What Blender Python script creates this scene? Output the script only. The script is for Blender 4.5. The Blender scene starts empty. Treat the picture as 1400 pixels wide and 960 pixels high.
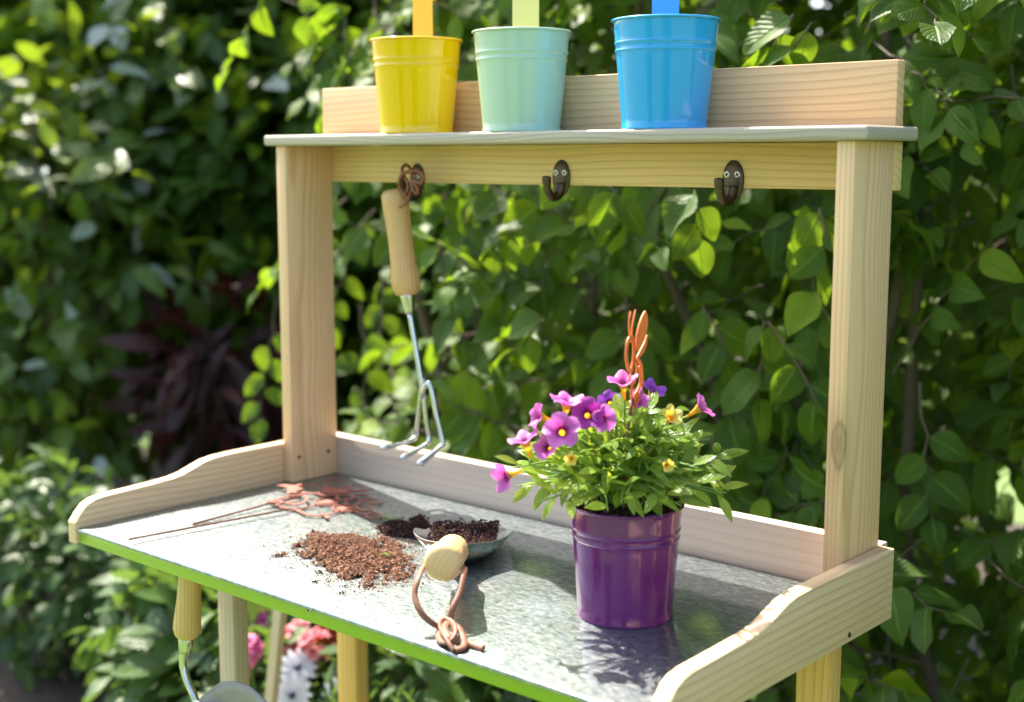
import bpy, bmesh, math, random
import numpy as np
from mathutils import Vector, Matrix, noise as mnoise

random.seed(7)
rng = np.random.default_rng(11)
scene = bpy.context.scene
COL = scene.collection
rad = math.radians

# ------------------------------------------------------------------ camera
F_PX, CX, CY, HOR = 1830.0, 700.0, 480.0, 217.0           # in pixels of the 1400 x 960 photograph
PITCH = math.atan((CY - HOR) / F_PX)
YAW = rad(41.2)
CAM = np.array([1.3577, -0.7955, 1.22])
FH = np.array([-math.sin(YAW), math.cos(YAW), 0.0])
RT = np.array([math.cos(YAW), math.sin(YAW), 0.0])
ZU = np.array([0, 0, 1.0])
FW = FH * math.cos(PITCH) - ZU * math.sin(PITCH)
UPV = ZU * math.cos(PITCH) + FH * math.sin(PITCH)
cd = bpy.data.cameras.new('camera')
cam = bpy.data.objects.new('camera', cd)
COL.objects.link(cam)
cam.location = CAM
cam.rotation_euler = (math.pi / 2 - PITCH, 0, YAW)
cd.sensor_width = 36.0
cd.lens = F_PX / 1400 * 36.0
cd.clip_start, cd.clip_end = 0.05, 2000
cd.dof.use_dof = True
cd.dof.focus_distance = 1.33
cd.dof.aperture_fstop = 3.5
scene.camera = cam

# ------------------------------------------------------------------ light
SUN = np.array([-0.70, 0.19, 1.0])
SUN = SUN / np.linalg.norm(SUN)
world = bpy.data.worlds.new('World')
scene.world = world
world.use_nodes = True
wn = world.node_tree
bg = wn.nodes['Background']
sky = wn.nodes.new('ShaderNodeTexSky')
sky.sky_type = 'NISHITA'
sky.sun_disc = False
sky.sun_elevation = math.asin(SUN[2])
sky.sun_rotation = math.atan2(SUN[0], SUN[1])
sky.dust_density = 3.0
sky.ozone_density = 0.3
wn.links.new(sky.outputs[0], bg.inputs[0])
bg.inputs[1].default_value = 0.135
sd = bpy.data.lights.new('sun', 'SUN')
sd.energy = 4.6
sd.angle = rad(0.53)
sd.color = (1.0, 0.93, 0.80)
sun = bpy.data.objects.new('sun', sd)
COL.objects.link(sun)
sun.rotation_euler = Vector(SUN).to_track_quat('Z', 'Y').to_euler()
sun.location = (-3, 1, 5)
vs = scene.view_settings
vs.view_transform = 'Standard'
vs.look = 'None'
vs.exposure = 1.97
vs.gamma = 1.0
vs.use_curve_mapping = False

# ------------------------------------------------------------------ pixels -> points
def ray(x, y):
    return FW + RT * (x - CX) / F_PX - UPV * (y - CY) / F_PX
def onz(x, y, z):
    d = ray(x, y); return CAM + d * ((z - CAM[2]) / d[2])
def ony(x, y, Y):
    d = ray(x, y); return CAM + d * ((Y - CAM[1]) / d[1])
def onplane(x, y, P, n):
    d = ray(x, y); P = np.asarray(P); return CAM + d * (((P - CAM) @ n) / (d @ n))
def proj(p):
    v = np.asarray(p) - CAM; z = v @ FW
    return CX + F_PX * (v @ RT) / z, CY - F_PX * (v @ UPV) / z, z

# ------------------------------------------------------------------ node helpers
def newmat(name):
    m = bpy.data.materials.new(name); m.use_nodes = True
    nt = m.node_tree; nt.nodes.clear()
    out = nt.nodes.new('ShaderNodeOutputMaterial')
    return m, nt, out
def nd(nt, typ, props=None, **ins):
    n = nt.nodes.new('ShaderNode' + typ)
    for k, v in (props or {}).items(): setattr(n, k, v)
    for k, v in ins.items():
        key = int(k[1:]) if k[0] == 'i' and k[1:].isdigit() else k.replace('_', ' ')
        s = n.inputs[key]
        if hasattr(v, 'is_output'): nt.links.new(v, s)
        else: s.default_value = v
    return n
def rgba(c): return (c[0], c[1], c[2], 1.0)
def ramp(nt, fac, stops, interp='LINEAR'):
    r = nt.nodes.new('ShaderNodeValToRGB'); r.color_ramp.interpolation = interp
    e = r.color_ramp.elements
    while len(e) < len(stops): e.new(0.5)
    for q, (p, c) in zip(e, stops):
        q.position = p; q.color = rgba(c) if hasattr(c, '__len__') else (c, c, c, 1)
    nt.links.new(fac, r.inputs[0])
    return r.outputs[0]
def mixc(nt, fac, a, b, mode='MIX'):
    n = nt.nodes.new('ShaderNodeMix'); n.data_type = 'RGBA'; n.blend_type = mode
    for s, v in ((n.inputs[0], fac), (n.inputs[6], a), (n.inputs[7], b)):
        if hasattr(v, 'is_output'): nt.links.new(v, s)
        else: s.default_value = v if not hasattr(v, '__len__') or len(v) == 4 else rgba(v)
    return n.outputs[2]
def math_(nt, op, a, b=0.0, clamp=False):
    n = nt.nodes.new('ShaderNodeMath'); n.operation = op; n.use_clamp = clamp
    for s, v in zip(n.inputs, (a, b)):
        if hasattr(v, 'is_output'): nt.links.new(v, s)
        else: s.default_value = v
    return n.outputs[0]
def noise(nt, vec, scale, detail=4.0, rough=0.55, dist=0.0):
    n = nd(nt, 'TexNoise', None, Scale=scale, Detail=detail, Roughness=rough, Distortion=dist)
    if vec is not None: nt.links.new(vec, n.inputs['Vector'])
    return n.outputs['Fac']
def objvec(nt, scale=(1, 1, 1), rnd=True):
    tc = nt.nodes.new('ShaderNodeTexCoord')
    v = tc.outputs['Object']
    if rnd:
        oi = nt.nodes.new('ShaderNodeObjectInfo')
        a = nd(nt, 'VectorMath', {'operation': 'SCALE'}, i0=(3.1, 1.7, 2.3))
        nt.links.new(oi.outputs['Random'], a.inputs['Scale'])
        b = nd(nt, 'VectorMath', {'operation': 'ADD'}, i0=v, i1=a.outputs[0]); v = b.outputs[0]
    m = nd(nt, 'VectorMath', {'operation': 'MULTIPLY'}, i0=v, i1=scale)
    return m.outputs[0]
def bump(nt, h, strength=0.2, dist=0.001):
    return nd(nt, 'Bump', None, Strength=strength, Distance=dist, Height=h).outputs[0]
def bsdf(nt, out, **ins):
    p = nd(nt, 'BsdfPrincipled', None, **ins)
    nt.links.new(p.outputs[0], out.inputs[0]); return p

# ------------------------------------------------------------------ materials
def wood(name, early, late, axis='X', ring=70.0, off=(0.0, 0.035, 0.05), rough=0.55, gray=0.0, strength=1.0):
    m, nt, out = newmat(name)
    i = 'XYZ'.index(axis)
    tc = nt.nodes.new('ShaderNodeTexCoord'); oi = nt.nodes.new('ShaderNodeObjectInfo')
    sh = nd(nt, 'VectorMath', {'operation': 'SCALE'}, i0=tuple(3.0 if k == i else 0.02 for k in range(3)))
    nt.links.new(oi.outputs['Random'], sh.inputs['Scale'])
    P = nd(nt, 'VectorMath', {'operation': 'ADD'}, i0=tc.outputs['Object'], i1=sh.outputs[0]).outputs[0]
    P = nd(nt, 'VectorMath', {'operation': 'ADD'}, i0=P, i1=off).outputs[0]
    # slow drift of the rings along the board
    lo = [8.0, 8.0, 8.0]; lo[i] = 2.2
    Pl = nd(nt, 'VectorMath', {'operation': 'MULTIPLY'}, i0=P, i1=lo).outputs[0]
    nz = nd(nt, 'TexNoise', None, Vector=Pl, Scale=1.0, Detail=2.0)
    dv = nd(nt, 'VectorMath', {'operation': 'SUBTRACT'}, i0=nz.outputs['Color'], i1=(0.5, 0.5, 0.5)).outputs[0]
    dv = nd(nt, 'VectorMath', {'operation': 'SCALE'}, i0=dv); dv.inputs['Scale'].default_value = 0.030
    comp = [1, 1, 1]; comp[i] = 0.06
    Pr = nd(nt, 'VectorMath', {'operation': 'ADD'}, i0=P, i1=dv.outputs[0]).outputs[0]
    Pr = nd(nt, 'VectorMath', {'operation': 'MULTIPLY'}, i0=Pr, i1=comp).outputs[0]
    w = nd(nt, 'TexWave', {'wave_type': 'RINGS', 'rings_direction': axis, 'wave_profile': 'SAW'},
           Vector=Pr, Scale=ring, Distortion=1.2, Detail=2.0, Detail_Scale=1.0)
    band = ramp(nt, w.outputs['Fac'], [(0.0, 0.0), (0.55, 0.18), (0.88, 1.0), (1.0, 0.0)])
    fs = [900.0, 900.0, 900.0]; fs[i] = 12.0
    Pf = nd(nt, 'VectorMath', {'operation': 'MULTIPLY'}, i0=P, i1=fs).outputs[0]
    fib = noise(nt, Pf, 1.0, 3.0)
    big = noise(nt, Pl, 0.9, 3.0)
    c = mixc(nt, math_(nt, 'MULTIPLY', band, 0.75 * strength), early, late)
    c = mixc(nt, math_(nt, 'MULTIPLY', ramp(nt, big, [(0.35, 0.0), (0.7, 1.0)]), 0.35), c, [x * k for x, k in zip(late, (1.1, 1.05, 1.0))])
    c = mixc(nt, 1.0, c, mixc(nt, fib, (0.80, 0.79, 0.77), (1.13, 1.13, 1.13)), 'MULTIPLY')
    ks = [15.0, 15.0, 15.0]; ks[i] = 5.0
    Pk = nd(nt, 'VectorMath', {'operation': 'MULTIPLY'}, i0=Pr if False else P, i1=ks).outputs[0]
    kv = nd(nt, 'TexVoronoi', {'feature': 'F1'}, Vector=Pk, Scale=1.0, Randomness=1.0)
    kd = math_(nt, 'ADD', kv.outputs['Distance'], math_(nt, 'MULTIPLY', math_(nt, 'SUBTRACT', noise(nt, Pk, 6.0, 2.0), 0.5), 0.08))
    ksel = ramp(nt, nd(nt, 'SeparateColor', None, i0=kv.outputs['Color']).outputs[1], [(0.80, 0.0), (0.82, 1.0)])
    km = math_(nt, 'MULTIPLY', ramp(nt, kd, [(0.0, 1.0), (0.07, 0.7), (0.10, 1.0), (0.13, 0.35), (0.30, 0.0)]), ksel)
    c = mixc(nt, math_(nt, 'MULTIPLY', km, 0.75), c, [x * 0.42 for x in late])
    if gray: c = mixc(nt, gray, c, (0.43, 0.42, 0.40))
    h = math_(nt, 'ADD', math_(nt, 'MULTIPLY', band, -0.5), fib)
    bsdf(nt, out, Base_Color=c, Roughness=ramp(nt, fib, [(0.2, rough - 0.08), (0.8, rough + 0.12)]), Normal=bump(nt, h, 0.25, 0.0006))
    return m

def enamel(name, col, rough=0.18):
    m, nt, out = newmat(name)
    v = objvec(nt)
    n1 = noise(nt, v, 9.0, 3.0); n2 = noise(nt, v, 420.0, 2.0); sp = noise(nt, v, 160.0, 3.0, 0.7)
    c = mixc(nt, n1, [x * 0.90 for x in col], [min(1, x * 1.06) for x in col])
    c = mixc(nt, ramp(nt, sp, [(0.70, 0.0), (0.78, 0.35)]), c, (0.45, 0.42, 0.38))
    r = math_(nt, 'ADD', math_(nt, 'MULTIPLY', noise(nt, v, 40.0, 4.0), 0.14), rough - 0.06)
    bsdf(nt, out, Base_Color=c, Roughness=r, Coat_Weight=0.5, Coat_Roughness=0.035, Specular_IOR_Level=0.35,
         Normal=bump(nt, math_(nt, 'ADD', n2, math_(nt, 'MULTIPLY', n1, 3.0)), 0.05, 0.0008))
    return m

def metal(name, col, rough=0.3, metallic=1.0, scr=0.1):
    m, nt, out = newmat(name)
    v = objvec(nt)
    n1 = noise(nt, v, 60.0, 5.0, 0.65); n2 = noise(nt, v, 700.0, 2.0)
    c = mixc(nt, n1, [x * 0.75 for x in col], [min(1, x * 1.15) for x in col])
    bsdf(nt, out, Base_Color=c, Metallic=metallic, Roughness=math_(nt, 'ADD', math_(nt, 'MULTIPLY', n1, 0.25), rough - 0.1),
         Normal=bump(nt, n2, scr, 0.0003))
    return m

def zinc_mat():
    m, nt, out = newmat('galvanised_zinc')
    v = objvec(nt, (1, 1, 1), False)
    a = nd(nt, 'VectorMath', {'operation': 'MULTIPLY'}, i0=v, i1=(130.0, 280.0, 1.0)).outputs[0]
    fl = noise(nt, a, 1.0, 5.0, 0.62, 0.9)
    b = nd(nt, 'VectorMath', {'operation': 'MULTIPLY'}, i0=v, i1=(150.0, 260.0, 1.0)).outputs[0]
    vo = nd(nt, 'TexVoronoi', {'feature': 'F1'}, Vector=b, Scale=1.0, Randomness=1.0)
    sep = nd(nt, 'SeparateColor', None, i0=vo.outputs['Color']).outputs[0]
    f1 = ramp(nt, fl, [(0.36, 0.0), (0.50, 0.5), (0.66, 1.0)])
    t = math_(nt, 'ADD', math_(nt, 'MULTIPLY', f1, 0.66), math_(nt, 'MULTIPLY', sep, 0.34))
    c = ramp(nt, t, [(0.0, (0.16, 0.22, 0.235)), (0.35, (0.34, 0.395, 0.40)), (0.7, (0.50, 0.535, 0.525)), (1.0, (0.66, 0.68, 0.65))])
    # dusty film, dried water marks, fine scratches
    du = noise(nt, v, 16.0, 6.0, 0.7)
    c = mixc(nt, ramp(nt, du, [(0.55, 0.0), (0.72, 0.35)]), c, (0.42, 0.40, 0.36))
    wm = noise(nt, v, 34.0, 2.0, 0.5, 0.4)
    ringm = ramp(nt, wm, [(0.60, 0.0), (0.615, 1.0), (0.63, 0.0)])
    c = mixc(nt, math_(nt, 'MULTIPLY', ringm, 0.16), c, (0.75, 0.75, 0.72))
    sv = nd(nt, 'VectorMath', {'operation': 'MULTIPLY'}, i0=v, i1=(9.0, 700.0, 1.0)).outputs[0]
    scr = ramp(nt, noise(nt, sv, 1.0, 2.0), [(0.70, 0.0), (0.76, 1.0)])
    c = mixc(nt, math_(nt, 'MULTIPLY', scr, 0.25), c, (0.72, 0.73, 0.72))
    r = math_(nt, 'ADD', math_(nt, 'MULTIPLY', t, 0.03), math_(nt, 'MULTIPLY', du, 0.11))
    r = math_(nt, 'ADD', r, 0.035)
    # smooth sheet that mirrors its surroundings ...
    A = nd(nt, 'BsdfPrincipled', None, Base_Color=mixc(nt, 0.78, c, (0.32, 0.35, 0.36)), Metallic=0.95, Roughness=r,
           Normal=bump(nt, noise(nt, v, 22.0, 2.0), 0.015, 0.001))
    # ... under crystal flakes that each tilt their own way and so catch the sun unequally
    h = math_(nt, 'ADD', fl, math_(nt, 'MULTIPLY', sep, 0.25))
    B = nd(nt, 'BsdfPrincipled', None, Base_Color=ramp(nt, t, [(0.05, (0.09, 0.125, 0.14)), (0.38, (0.185, 0.22, 0.235)), (0.62, (0.28, 0.31, 0.315)), (0.95, (0.44, 0.46, 0.45))]), Metallic=0.88, Roughness=0.40,
           Normal=bump(nt, h, 0.45, 0.0010))
    mx = nd(nt, 'MixShader', None, Fac=0.40, i1=A.outputs[0], i2=B.outputs[0])
    nt.links.new(mx.outputs[0], out.inputs[0])
    return m

def plain(name, col, rough=0.6, var=0.2, scale=60.0, bmp=0.2, bd=0.001, spec=0.5):
    m, nt, out = newmat(name)
    v = objvec(nt)
    n1 = noise(nt, v, scale, 5.0, 0.6); n2 = noise(nt, v, scale * 6, 3.0)
    c = mixc(nt, n1, [x * (1 - var) for x in col], [min(1, x * (1 + var)) for x in col])
    p = bsdf(nt, out, Base_Color=c, Roughness=rough, Normal=bump(nt, math_(nt, 'ADD', n1, n2), bmp, bd))
    p.inputs['Specular IOR Level'].default_value = spec
    return m

def leafmat(name, dark, light, trans, tw=0.45, rough=0.38, veins=9.0, odd=None, odd_at=0.93, gloss=0.5):
    """leaf: uv u across (0..1, midrib 0.5), v along; attribute rnd plus object random picks the tone"""
    m, nt, out = newmat(name)
    at = nd(nt, 'Attribute', {'attribute_name': 'rnd'}).outputs['Fac']
    oi = nt.nodes.new('ShaderNodeObjectInfo').outputs['Random']
    r = math_(nt, 'FRACT', math_(nt, 'ADD', at, oi))
    uv = nd(nt, 'SeparateXYZ', None, i0=nt.nodes.new('ShaderNodeUVMap').outputs[0])
    u = math_(nt, 'ABSOLUTE', math_(nt, 'SUBTRACT', uv.outputs[0], 0.5))
    side = math_(nt, 'SUBTRACT', uv.outputs[1], math_(nt, 'MULTIPLY', u, 0.75))
    s = math_(nt, 'ABSOLUTE', math_(nt, 'SUBTRACT', math_(nt, 'FRACT', math_(nt, 'MULTIPLY', side, veins)), 0.5))
    lat = ramp(nt, s, [(0.0, 1.0), (0.10, 0.5), (0.22, 0.0)])
    mid = ramp(nt, u, [(0.0, 1.0), (0.03, 0.7), (0.06, 0.0)])
    vein = math_(nt, 'MAXIMUM', math_(nt, 'MULTIPLY', lat, 0.45), mid)
    tcn = objvec(nt, (1, 1, 1), False)
    blot = noise(nt, tcn, 55.0, 4.0)
    c = mixc(nt, r, dark, light)
    c = mixc(nt, math_(nt, 'MULTIPLY', ramp(nt, blot, [(0.4, 0.0), (0.7, 1.0)]), 0.4), c, [x * 0.62 for x in dark])
    tc_ = mixc(nt, r, [x * 0.6 for x in trans], trans)
    if odd is not None:
        k = ramp(nt, r, [(odd_at, 0.0), (min(0.999, odd_at + 0.01), 1.0)])
        c = mixc(nt, k, c, odd); tc_ = mixc(nt, k, tc_, odd)
    c = mixc(nt, math_(nt, 'MULTIPLY', vein, 0.6), c, [min(1, x * 1.9 + 0.03) for x in light])
    tc_ = mixc(nt, math_(nt, 'MULTIPLY', vein, 0.35), tc_, [x * 0.5 for x in trans])
    edg = math_(nt, 'MULTIPLY', ramp(nt, u, [(0.40, 0.0), (0.5, 1.0)]), ramp(nt, noise(nt, tcn, 28.0, 2.0), [(0.56, 0.0), (0.66, 1.0)]))
    c = mixc(nt, math_(nt, 'MULTIPLY', edg, 0.7), c, (0.13, 0.085, 0.025))
    spt = ramp(nt, noise(nt, tcn, 170.0, 2.0), [(0.70, 0.0), (0.74, 0.7)])
    c = mixc(nt, spt, c, (0.10, 0.065, 0.02))
    h = math_(nt, 'ADD', math_(nt, 'MULTIPLY', vein, -1.0), math_(nt, 'MULTIPLY', blot, 0.5))
    bn = bump(nt, h, 0.8, 0.0018)
    p = nd(nt, 'BsdfPrincipled', None, Base_Color=c, Roughness=rough, Normal=bn)
    p.inputs['Specular IOR Level'].default_value = gloss
    t = nd(nt, 'BsdfTranslucent', None, Color=tc_, Normal=bn)
    mx = nd(nt, 'MixShader', None, Fac=tw, i1=p.outputs[0], i2=t.outputs[0])
    nt.links.new(mx.outputs[0], out.inputs[0])
    return m

def petalmat(name, inner, outer, edge, tw=0.4, r0=0.25, r1=0.5, streak=40.0):
    """uv: u = angle, v = radius"""
    m, nt, out = newmat(name)
    uv = nt.nodes.new('ShaderNodeUVMap').outputs[0]
    sp = nd(nt, 'SeparateXYZ', None, i0=uv)
    st = nd(nt, 'VectorMath', {'operation': 'MULTIPLY'}, i0=uv, i1=(streak, 1.6, 1.0)).outputs[0]
    n1 = noise(nt, st, 1.0, 3.0)
    v = math_(nt, 'ADD', sp.outputs[1], math_(nt, 'MULTIPLY', math_(nt, 'SUBTRACT', n1, 0.5), 0.25))
    c = ramp(nt, v, [(0.0, inner), (r0, inner), (r1, outer), (1.0, edge)])
    c = mixc(nt, 1.0, c, mixc(nt, n1, (0.72, 0.7, 0.74), (1.2, 1.2, 1.2)), 'MULTIPLY')
    p = nd(nt, 'BsdfPrincipled', None, Base_Color=c, Roughness=0.55, Normal=bump(nt, n1, 0.3, 0.0008))
    t = nd(nt, 'BsdfTranslucent', None, Color=c)
    mx = nd(nt, 'MixShader', None, Fac=tw, i1=p.outputs[0], i2=t.outputs[0])
    nt.links.new(mx.outputs[0], out.inputs[0])
    return m

def crumbmat(name, a, b, c_):
    m, nt, out = newmat(name)
    at = nd(nt, 'Attribute', {'attribute_name': 'rnd'}).outputs['Fac']
    col = ramp(nt, at, [(0.0, a), (0.5, b), (0.85, c_), (1.0, [min(1, x * 1.5) for x in c_])])
    v = objvec(nt)
    col = mixc(nt, 1.0, col, mixc(nt, noise(nt, v, 900.0, 3.0), (0.5, 0.5, 0.5), (1.35, 1.35, 1.35)), 'MULTIPLY')
    p = bsdf(nt, out, Base_Color=col, Roughness=0.95)
    p.inputs['Specular IOR Level'].default_value = 0.135
    return m

M = {}
M['pine_post'] = wood('pine_post', (0.84, 0.56, 0.31), (0.58, 0.33, 0.14), 'Z', 75, (0.05, 0.02, 0), 0.5)
M['pine_rail'] = wood('pine_rail', (0.78, 0.56, 0.26), (0.52, 0.31, 0.11), 'X', 42, (0, 0.02, 0.04), 0.5, strength=0.9)
M['pine_board'] = wood('pine_board', (0.66, 0.48, 0.32), (0.47, 0.30, 0.18), 'X', 32, (0, 0.03, 0.05), 0.5, gray=0.35, strength=0.6)
M['pine_shelf'] = wood('pine_shelf', (0.54, 0.45, 0.32), (0.22, 0.175, 0.12), 'X', 110, (0, 0.02, 0.02), 0.5, gray=0.2)
M['pine_back'] = wood('pine_back', (0.80, 0.50, 0.25), (0.52, 0.28, 0.11), 'X', 44, (0, 0.02, 0.05), 0.5, gray=0.1)
M['pine_side'] = wood('pine_side', (0.76, 0.54, 0.31), (0.52, 0.33, 0.16), 'Y', 44, (0.02, 0, 0.06), 0.5)
M['pine_leg'] = wood('pine_leg', (0.74, 0.45, 0.13), (0.54, 0.28, 0.06), 'Z', 55, (0.03, 0.04, 0), 0.5)
M['pine_grey'] = wood('pine_grey', (0.58, 0.43, 0.29), (0.38, 0.26, 0.16), 'Z', 60, (0.03, 0.04, 0), 0.6, gray=0.15)
M['zinc'] = zinc_mat()
M['lawn_tinted_edge'] = enamel('lawn_tinted_edge', (0.235, 0.39, 0.012), 0.34)  # zinc lip coloured green: the sunlit lawn's reflection is put into the colour
M['yellow'] = enamel('yellow_enamel', (0.82, 0.50, 0.0), 0.13)
M['yellow_strap'] = enamel('golden_enamel', (0.90, 0.54, 0.0))
M['mint'] = enamel('mint_enamel', (0.42, 0.57, 0.43))
M['mint_strap'] = enamel('pale_yellow_enamel', (0.90, 0.72, 0.20))
M['blue'] = enamel('blue_enamel', (0.02, 0.33, 0.70))
M['purple'] = enamel('purple_enamel', (0.110, 0.008, 0.108))
M['bronze'] = metal('dark_bronze', (0.10, 0.075, 0.055), 0.38, 0.9)
M['screw'] = metal('bright_screw', (0.62, 0.61, 0.56), 0.32)
M['screwdark'] = metal('dark_screw', (0.10, 0.085, 0.07), 0.45)
M['slot'] = plain('screw_slot', (0.02, 0.02, 0.018), 0.7)
M['steel'] = metal('stainless_steel', (0.62, 0.63, 0.62), 0.2, 1.0, 0.05)
M['bright_steel'] = metal('bright_steel', (0.80, 0.80, 0.79), 0.17, 1.0, 0.03)
M['dull'] = plain('dull_grey_blade', (0.26, 0.23, 0.24), 0.65, 0.25, 40)
M['ash'] = wood('ash_handle', (0.72, 0.45, 0.18), (0.42, 0.22, 0.07), 'Z', 90, (0.02, 0.015, 0), 0.42)
M['ash_y'] = wood('ash_handle_scoop', (0.72, 0.48, 0.22), (0.50, 0.29, 0.11), 'Z', 55, (0.022, 0.009, 0), 0.38, strength=0.45)
M['leather'] = plain('brown_leather', (0.20, 0.080, 0.042), 0.55, 0.3, 220, 0.35, 0.0006)
M['leather_dark'] = plain('dark_leather', (0.22, 0.075, 0.035), 0.5, 0.25, 220, 0.35, 0.0006)
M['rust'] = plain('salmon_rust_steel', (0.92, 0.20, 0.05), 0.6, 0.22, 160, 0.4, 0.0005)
M['rust_dark'] = plain('dull_rust_steel', (0.24, 0.062, 0.034), 0.7, 0.22, 160, 0.4, 0.0005)
M['rod'] = plain('brown_rod', (0.16, 0.06, 0.035), 0.6, 0.25, 200, 0.3, 0.0004)
M['ink'] = plain('burnt_mark', (0.06, 0.03, 0.015), 0.7)
M['crumb_light'] = crumbmat('dry_coir', (0.12, 0.058, 0.036), (0.25, 0.13, 0.08), (0.42, 0.25, 0.16))
M['crumb_dark'] = crumbmat('dark_shaded_coir', (0.020, 0.009, 0.009), (0.045, 0.020, 0.018), (0.10, 0.05, 0.038))  # dark soil; the shadowed coir's shade is put into this colour too
M['beech'] = leafmat('beech_leaf', (0.028, 0.066, 0.005), (0.085, 0.165, 0.014), (0.28, 0.44, 0.018), 0.40, 0.48, 9.0, (0.20, 0.30, 0.01), 0.92, 0.28)
M['shrub'] = leafmat('shrub_leaf', (0.026, 0.062, 0.006), (0.095, 0.165, 0.016), (0.30, 0.42, 0.02), 0.4, 0.36, 7.0, (0.50, 0.56, 0.50), 0.95)
M['burgundy'] = leafmat('burgundy_leaf', (0.030, 0.007, 0.008), (0.070, 0.016, 0.014), (0.10, 0.018, 0.012), 0.25, 0.42, 8.0)
M['lowleaf'] = leafmat('low_leaf', (0.020, 0.055, 0.014), (0.07, 0.14, 0.03), (0.17, 0.28, 0.04), 0.35, 0.4, 6.0)
M['petleaf'] = leafmat('petunia_leaf', (0.11, 0.21, 0.022), (0.25, 0.40, 0.055), (0.60, 0.74, 0.06), 0.48, 0.32, 5.0, None, 0.9, 0.5)
M['petstem'] = plain('petunia_stem', (0.17, 0.29, 0.06), 0.5, 0.2, 100)
M['petal'] = petalmat('purple_petal', (0.22, 0.012, 0.15), (0.55, 0.09, 0.44), (0.66, 0.20, 0.56))
M['petal_dark'] = petalmat('dark_magenta_petal', (0.16, 0.005, 0.12), (0.32, 0.012, 0.28), (0.42, 0.05, 0.38))
M['petal_violet'] = petalmat('violet_petal', (0.10, 0.01, 0.20), (0.22, 0.04, 0.42), (0.30, 0.08, 0.50))
M['petal_yellow'] = petalmat('yellow_petal', (0.75, 0.36, 0.02), (0.80, 0.60, 0.08), (0.80, 0.66, 0.16))
M['throat'] = petalmat('yellow_throat', (0.85, 0.50, 0.02), (0.80, 0.45, 0.05), (0.75, 0.45, 0.10))
M['white_petal'] = petalmat('white_petal', (0.58, 0.58, 0.64), (0.68, 0.68, 0.71), (0.72, 0.72, 0.74), 0.25)
M['daisy_eye'] = plain('dark_daisy_eye', (0.02, 0.02, 0.06), 0.6, 0.4, 300)
M['pink_petal'] = petalmat('pink_petal', (0.62, 0.12, 0.18), (0.72, 0.20, 0.25), (0.76, 0.30, 0.32))
M['magenta_petal'] = petalmat('magenta_petal', (0.60, 0.06, 0.26), (0.70, 0.12, 0.36), (0.75, 0.22, 0.45))
M['orange_petal'] = petalmat('orange_petal', (0.70, 0.35, 0.02), (0.72, 0.22, 0.03), (0.66, 0.10, 0.04))
M['bark'] = plain('grey_bark', (0.11, 0.105, 0.10), 0.9, 0.4, 18, 0.8, 0.012)
M['twig'] = plain('brown_twig', (0.11, 0.08, 0.052), 0.8, 0.35, 60, 0.5, 0.002)
M['lawn'] = plain('lawn_grass', (0.095, 0.155, 0.03), 0.9, 0.35, 9, 0.8, 0.02)
M['bed'] = plain('bed_soil', (0.06, 0.04, 0.028), 0.95, 0.45, 25, 0.8, 0.02)

# ------------------------------------------------------------------ geometry helpers
WO = {}                                   # world origin of every object
def tag(o, label=None, cat=None, group=None, kind=None):
    for k, v in (('label', label), ('category', cat), ('group', group), ('kind', kind)):
        if v: o[k] = v
    return o
def empty(name, loc, label=None, cat=None, group=None):
    o = bpy.data.objects.new(name, None); COL.objects.link(o)
    o.empty_display_size = 0.05
    o.location = loc; WO[o] = np.array(loc, float)
    return tag(o, label, cat, group)
def setparent(o, parent):
    if parent is not None:
        o.parent = parent; o.location = Vector(WO[o] - WO[parent])
def obj(name, verts, faces, mat, parent=None, uvs=None, rnd=None, smooth=True, origin=None, mats=None, midx=None):
    v = np.asarray(verts, float)
    if origin is None: origin = (v.min(0) + v.max(0)) / 2
    origin = np.asarray(origin, float)
    me = bpy.data.meshes.new(name)
    me.from_pydata((v - origin).tolist(), [], [list(map(int, f)) for f in faces])
    if uvs is not None:
        l = me.uv_layers.new(name='UVMap')
        vi = np.empty(len(me.loops), np.int32); me.loops.foreach_get('vertex_index', vi)
        l.data.foreach_set('uv', np.asarray(uvs, np.float32)[vi].ravel())
    if rnd is not None:
        a = me.attributes.new('rnd', 'FLOAT', 'POINT'); a.data.foreach_set('value', np.asarray(rnd, np.float32))
    for x in (mats or [mat]): me.materials.append(x)
    if midx is not None: me.polygons.foreach_set('material_index', np.asarray(midx, np.int32))
    me.polygons.foreach_set('use_smooth', np.full(len(me.polygons), bool(smooth)))
    me.update()
    o = bpy.data.objects.new(name, me); COL.objects.link(o)
    o.location = origin; WO[o] = origin
    setparent(o, parent)
    return o
def from_bm(name, bm, mat, parent=None, smooth=True, angle=35):
    bm.normal_update()
    v = [tuple(x.co) for x in bm.verts]
    bm.verts.index_update()
    f = [[x.index for x in p.verts] for p in bm.faces]
    o = obj(name, v, f, mat, parent, smooth=smooth)
    if smooth: o.data.set_sharp_from_angle(angle=rad(angle))
    bm.free()
    return o
def board(name, lo, hi, mat, parent, bev=0.0016, seg=2):
    bm = bmesh.new()
    bmesh.ops.create_cube(bm, size=1)
    lo, hi = np.array(lo, float), np.array(hi, float)
    for v in bm.verts:
        v.co = Vector(((lo + hi) / 2 + np.array(v.co) * (hi - lo)))
    if bev: bmesh.ops.bevel(bm, geom=bm.edges[:], offset=bev, segments=seg, profile=0.5, affect='EDGES')
    return from_bm(name, bm, mat, parent)
def cat(parts):
    V, F, n = [], [], 0
    for v, f in parts:
        V += [tuple(x) for x in v]; F += [[i + n for i in q] for q in f]; n += len(v)
    return V, F
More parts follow.
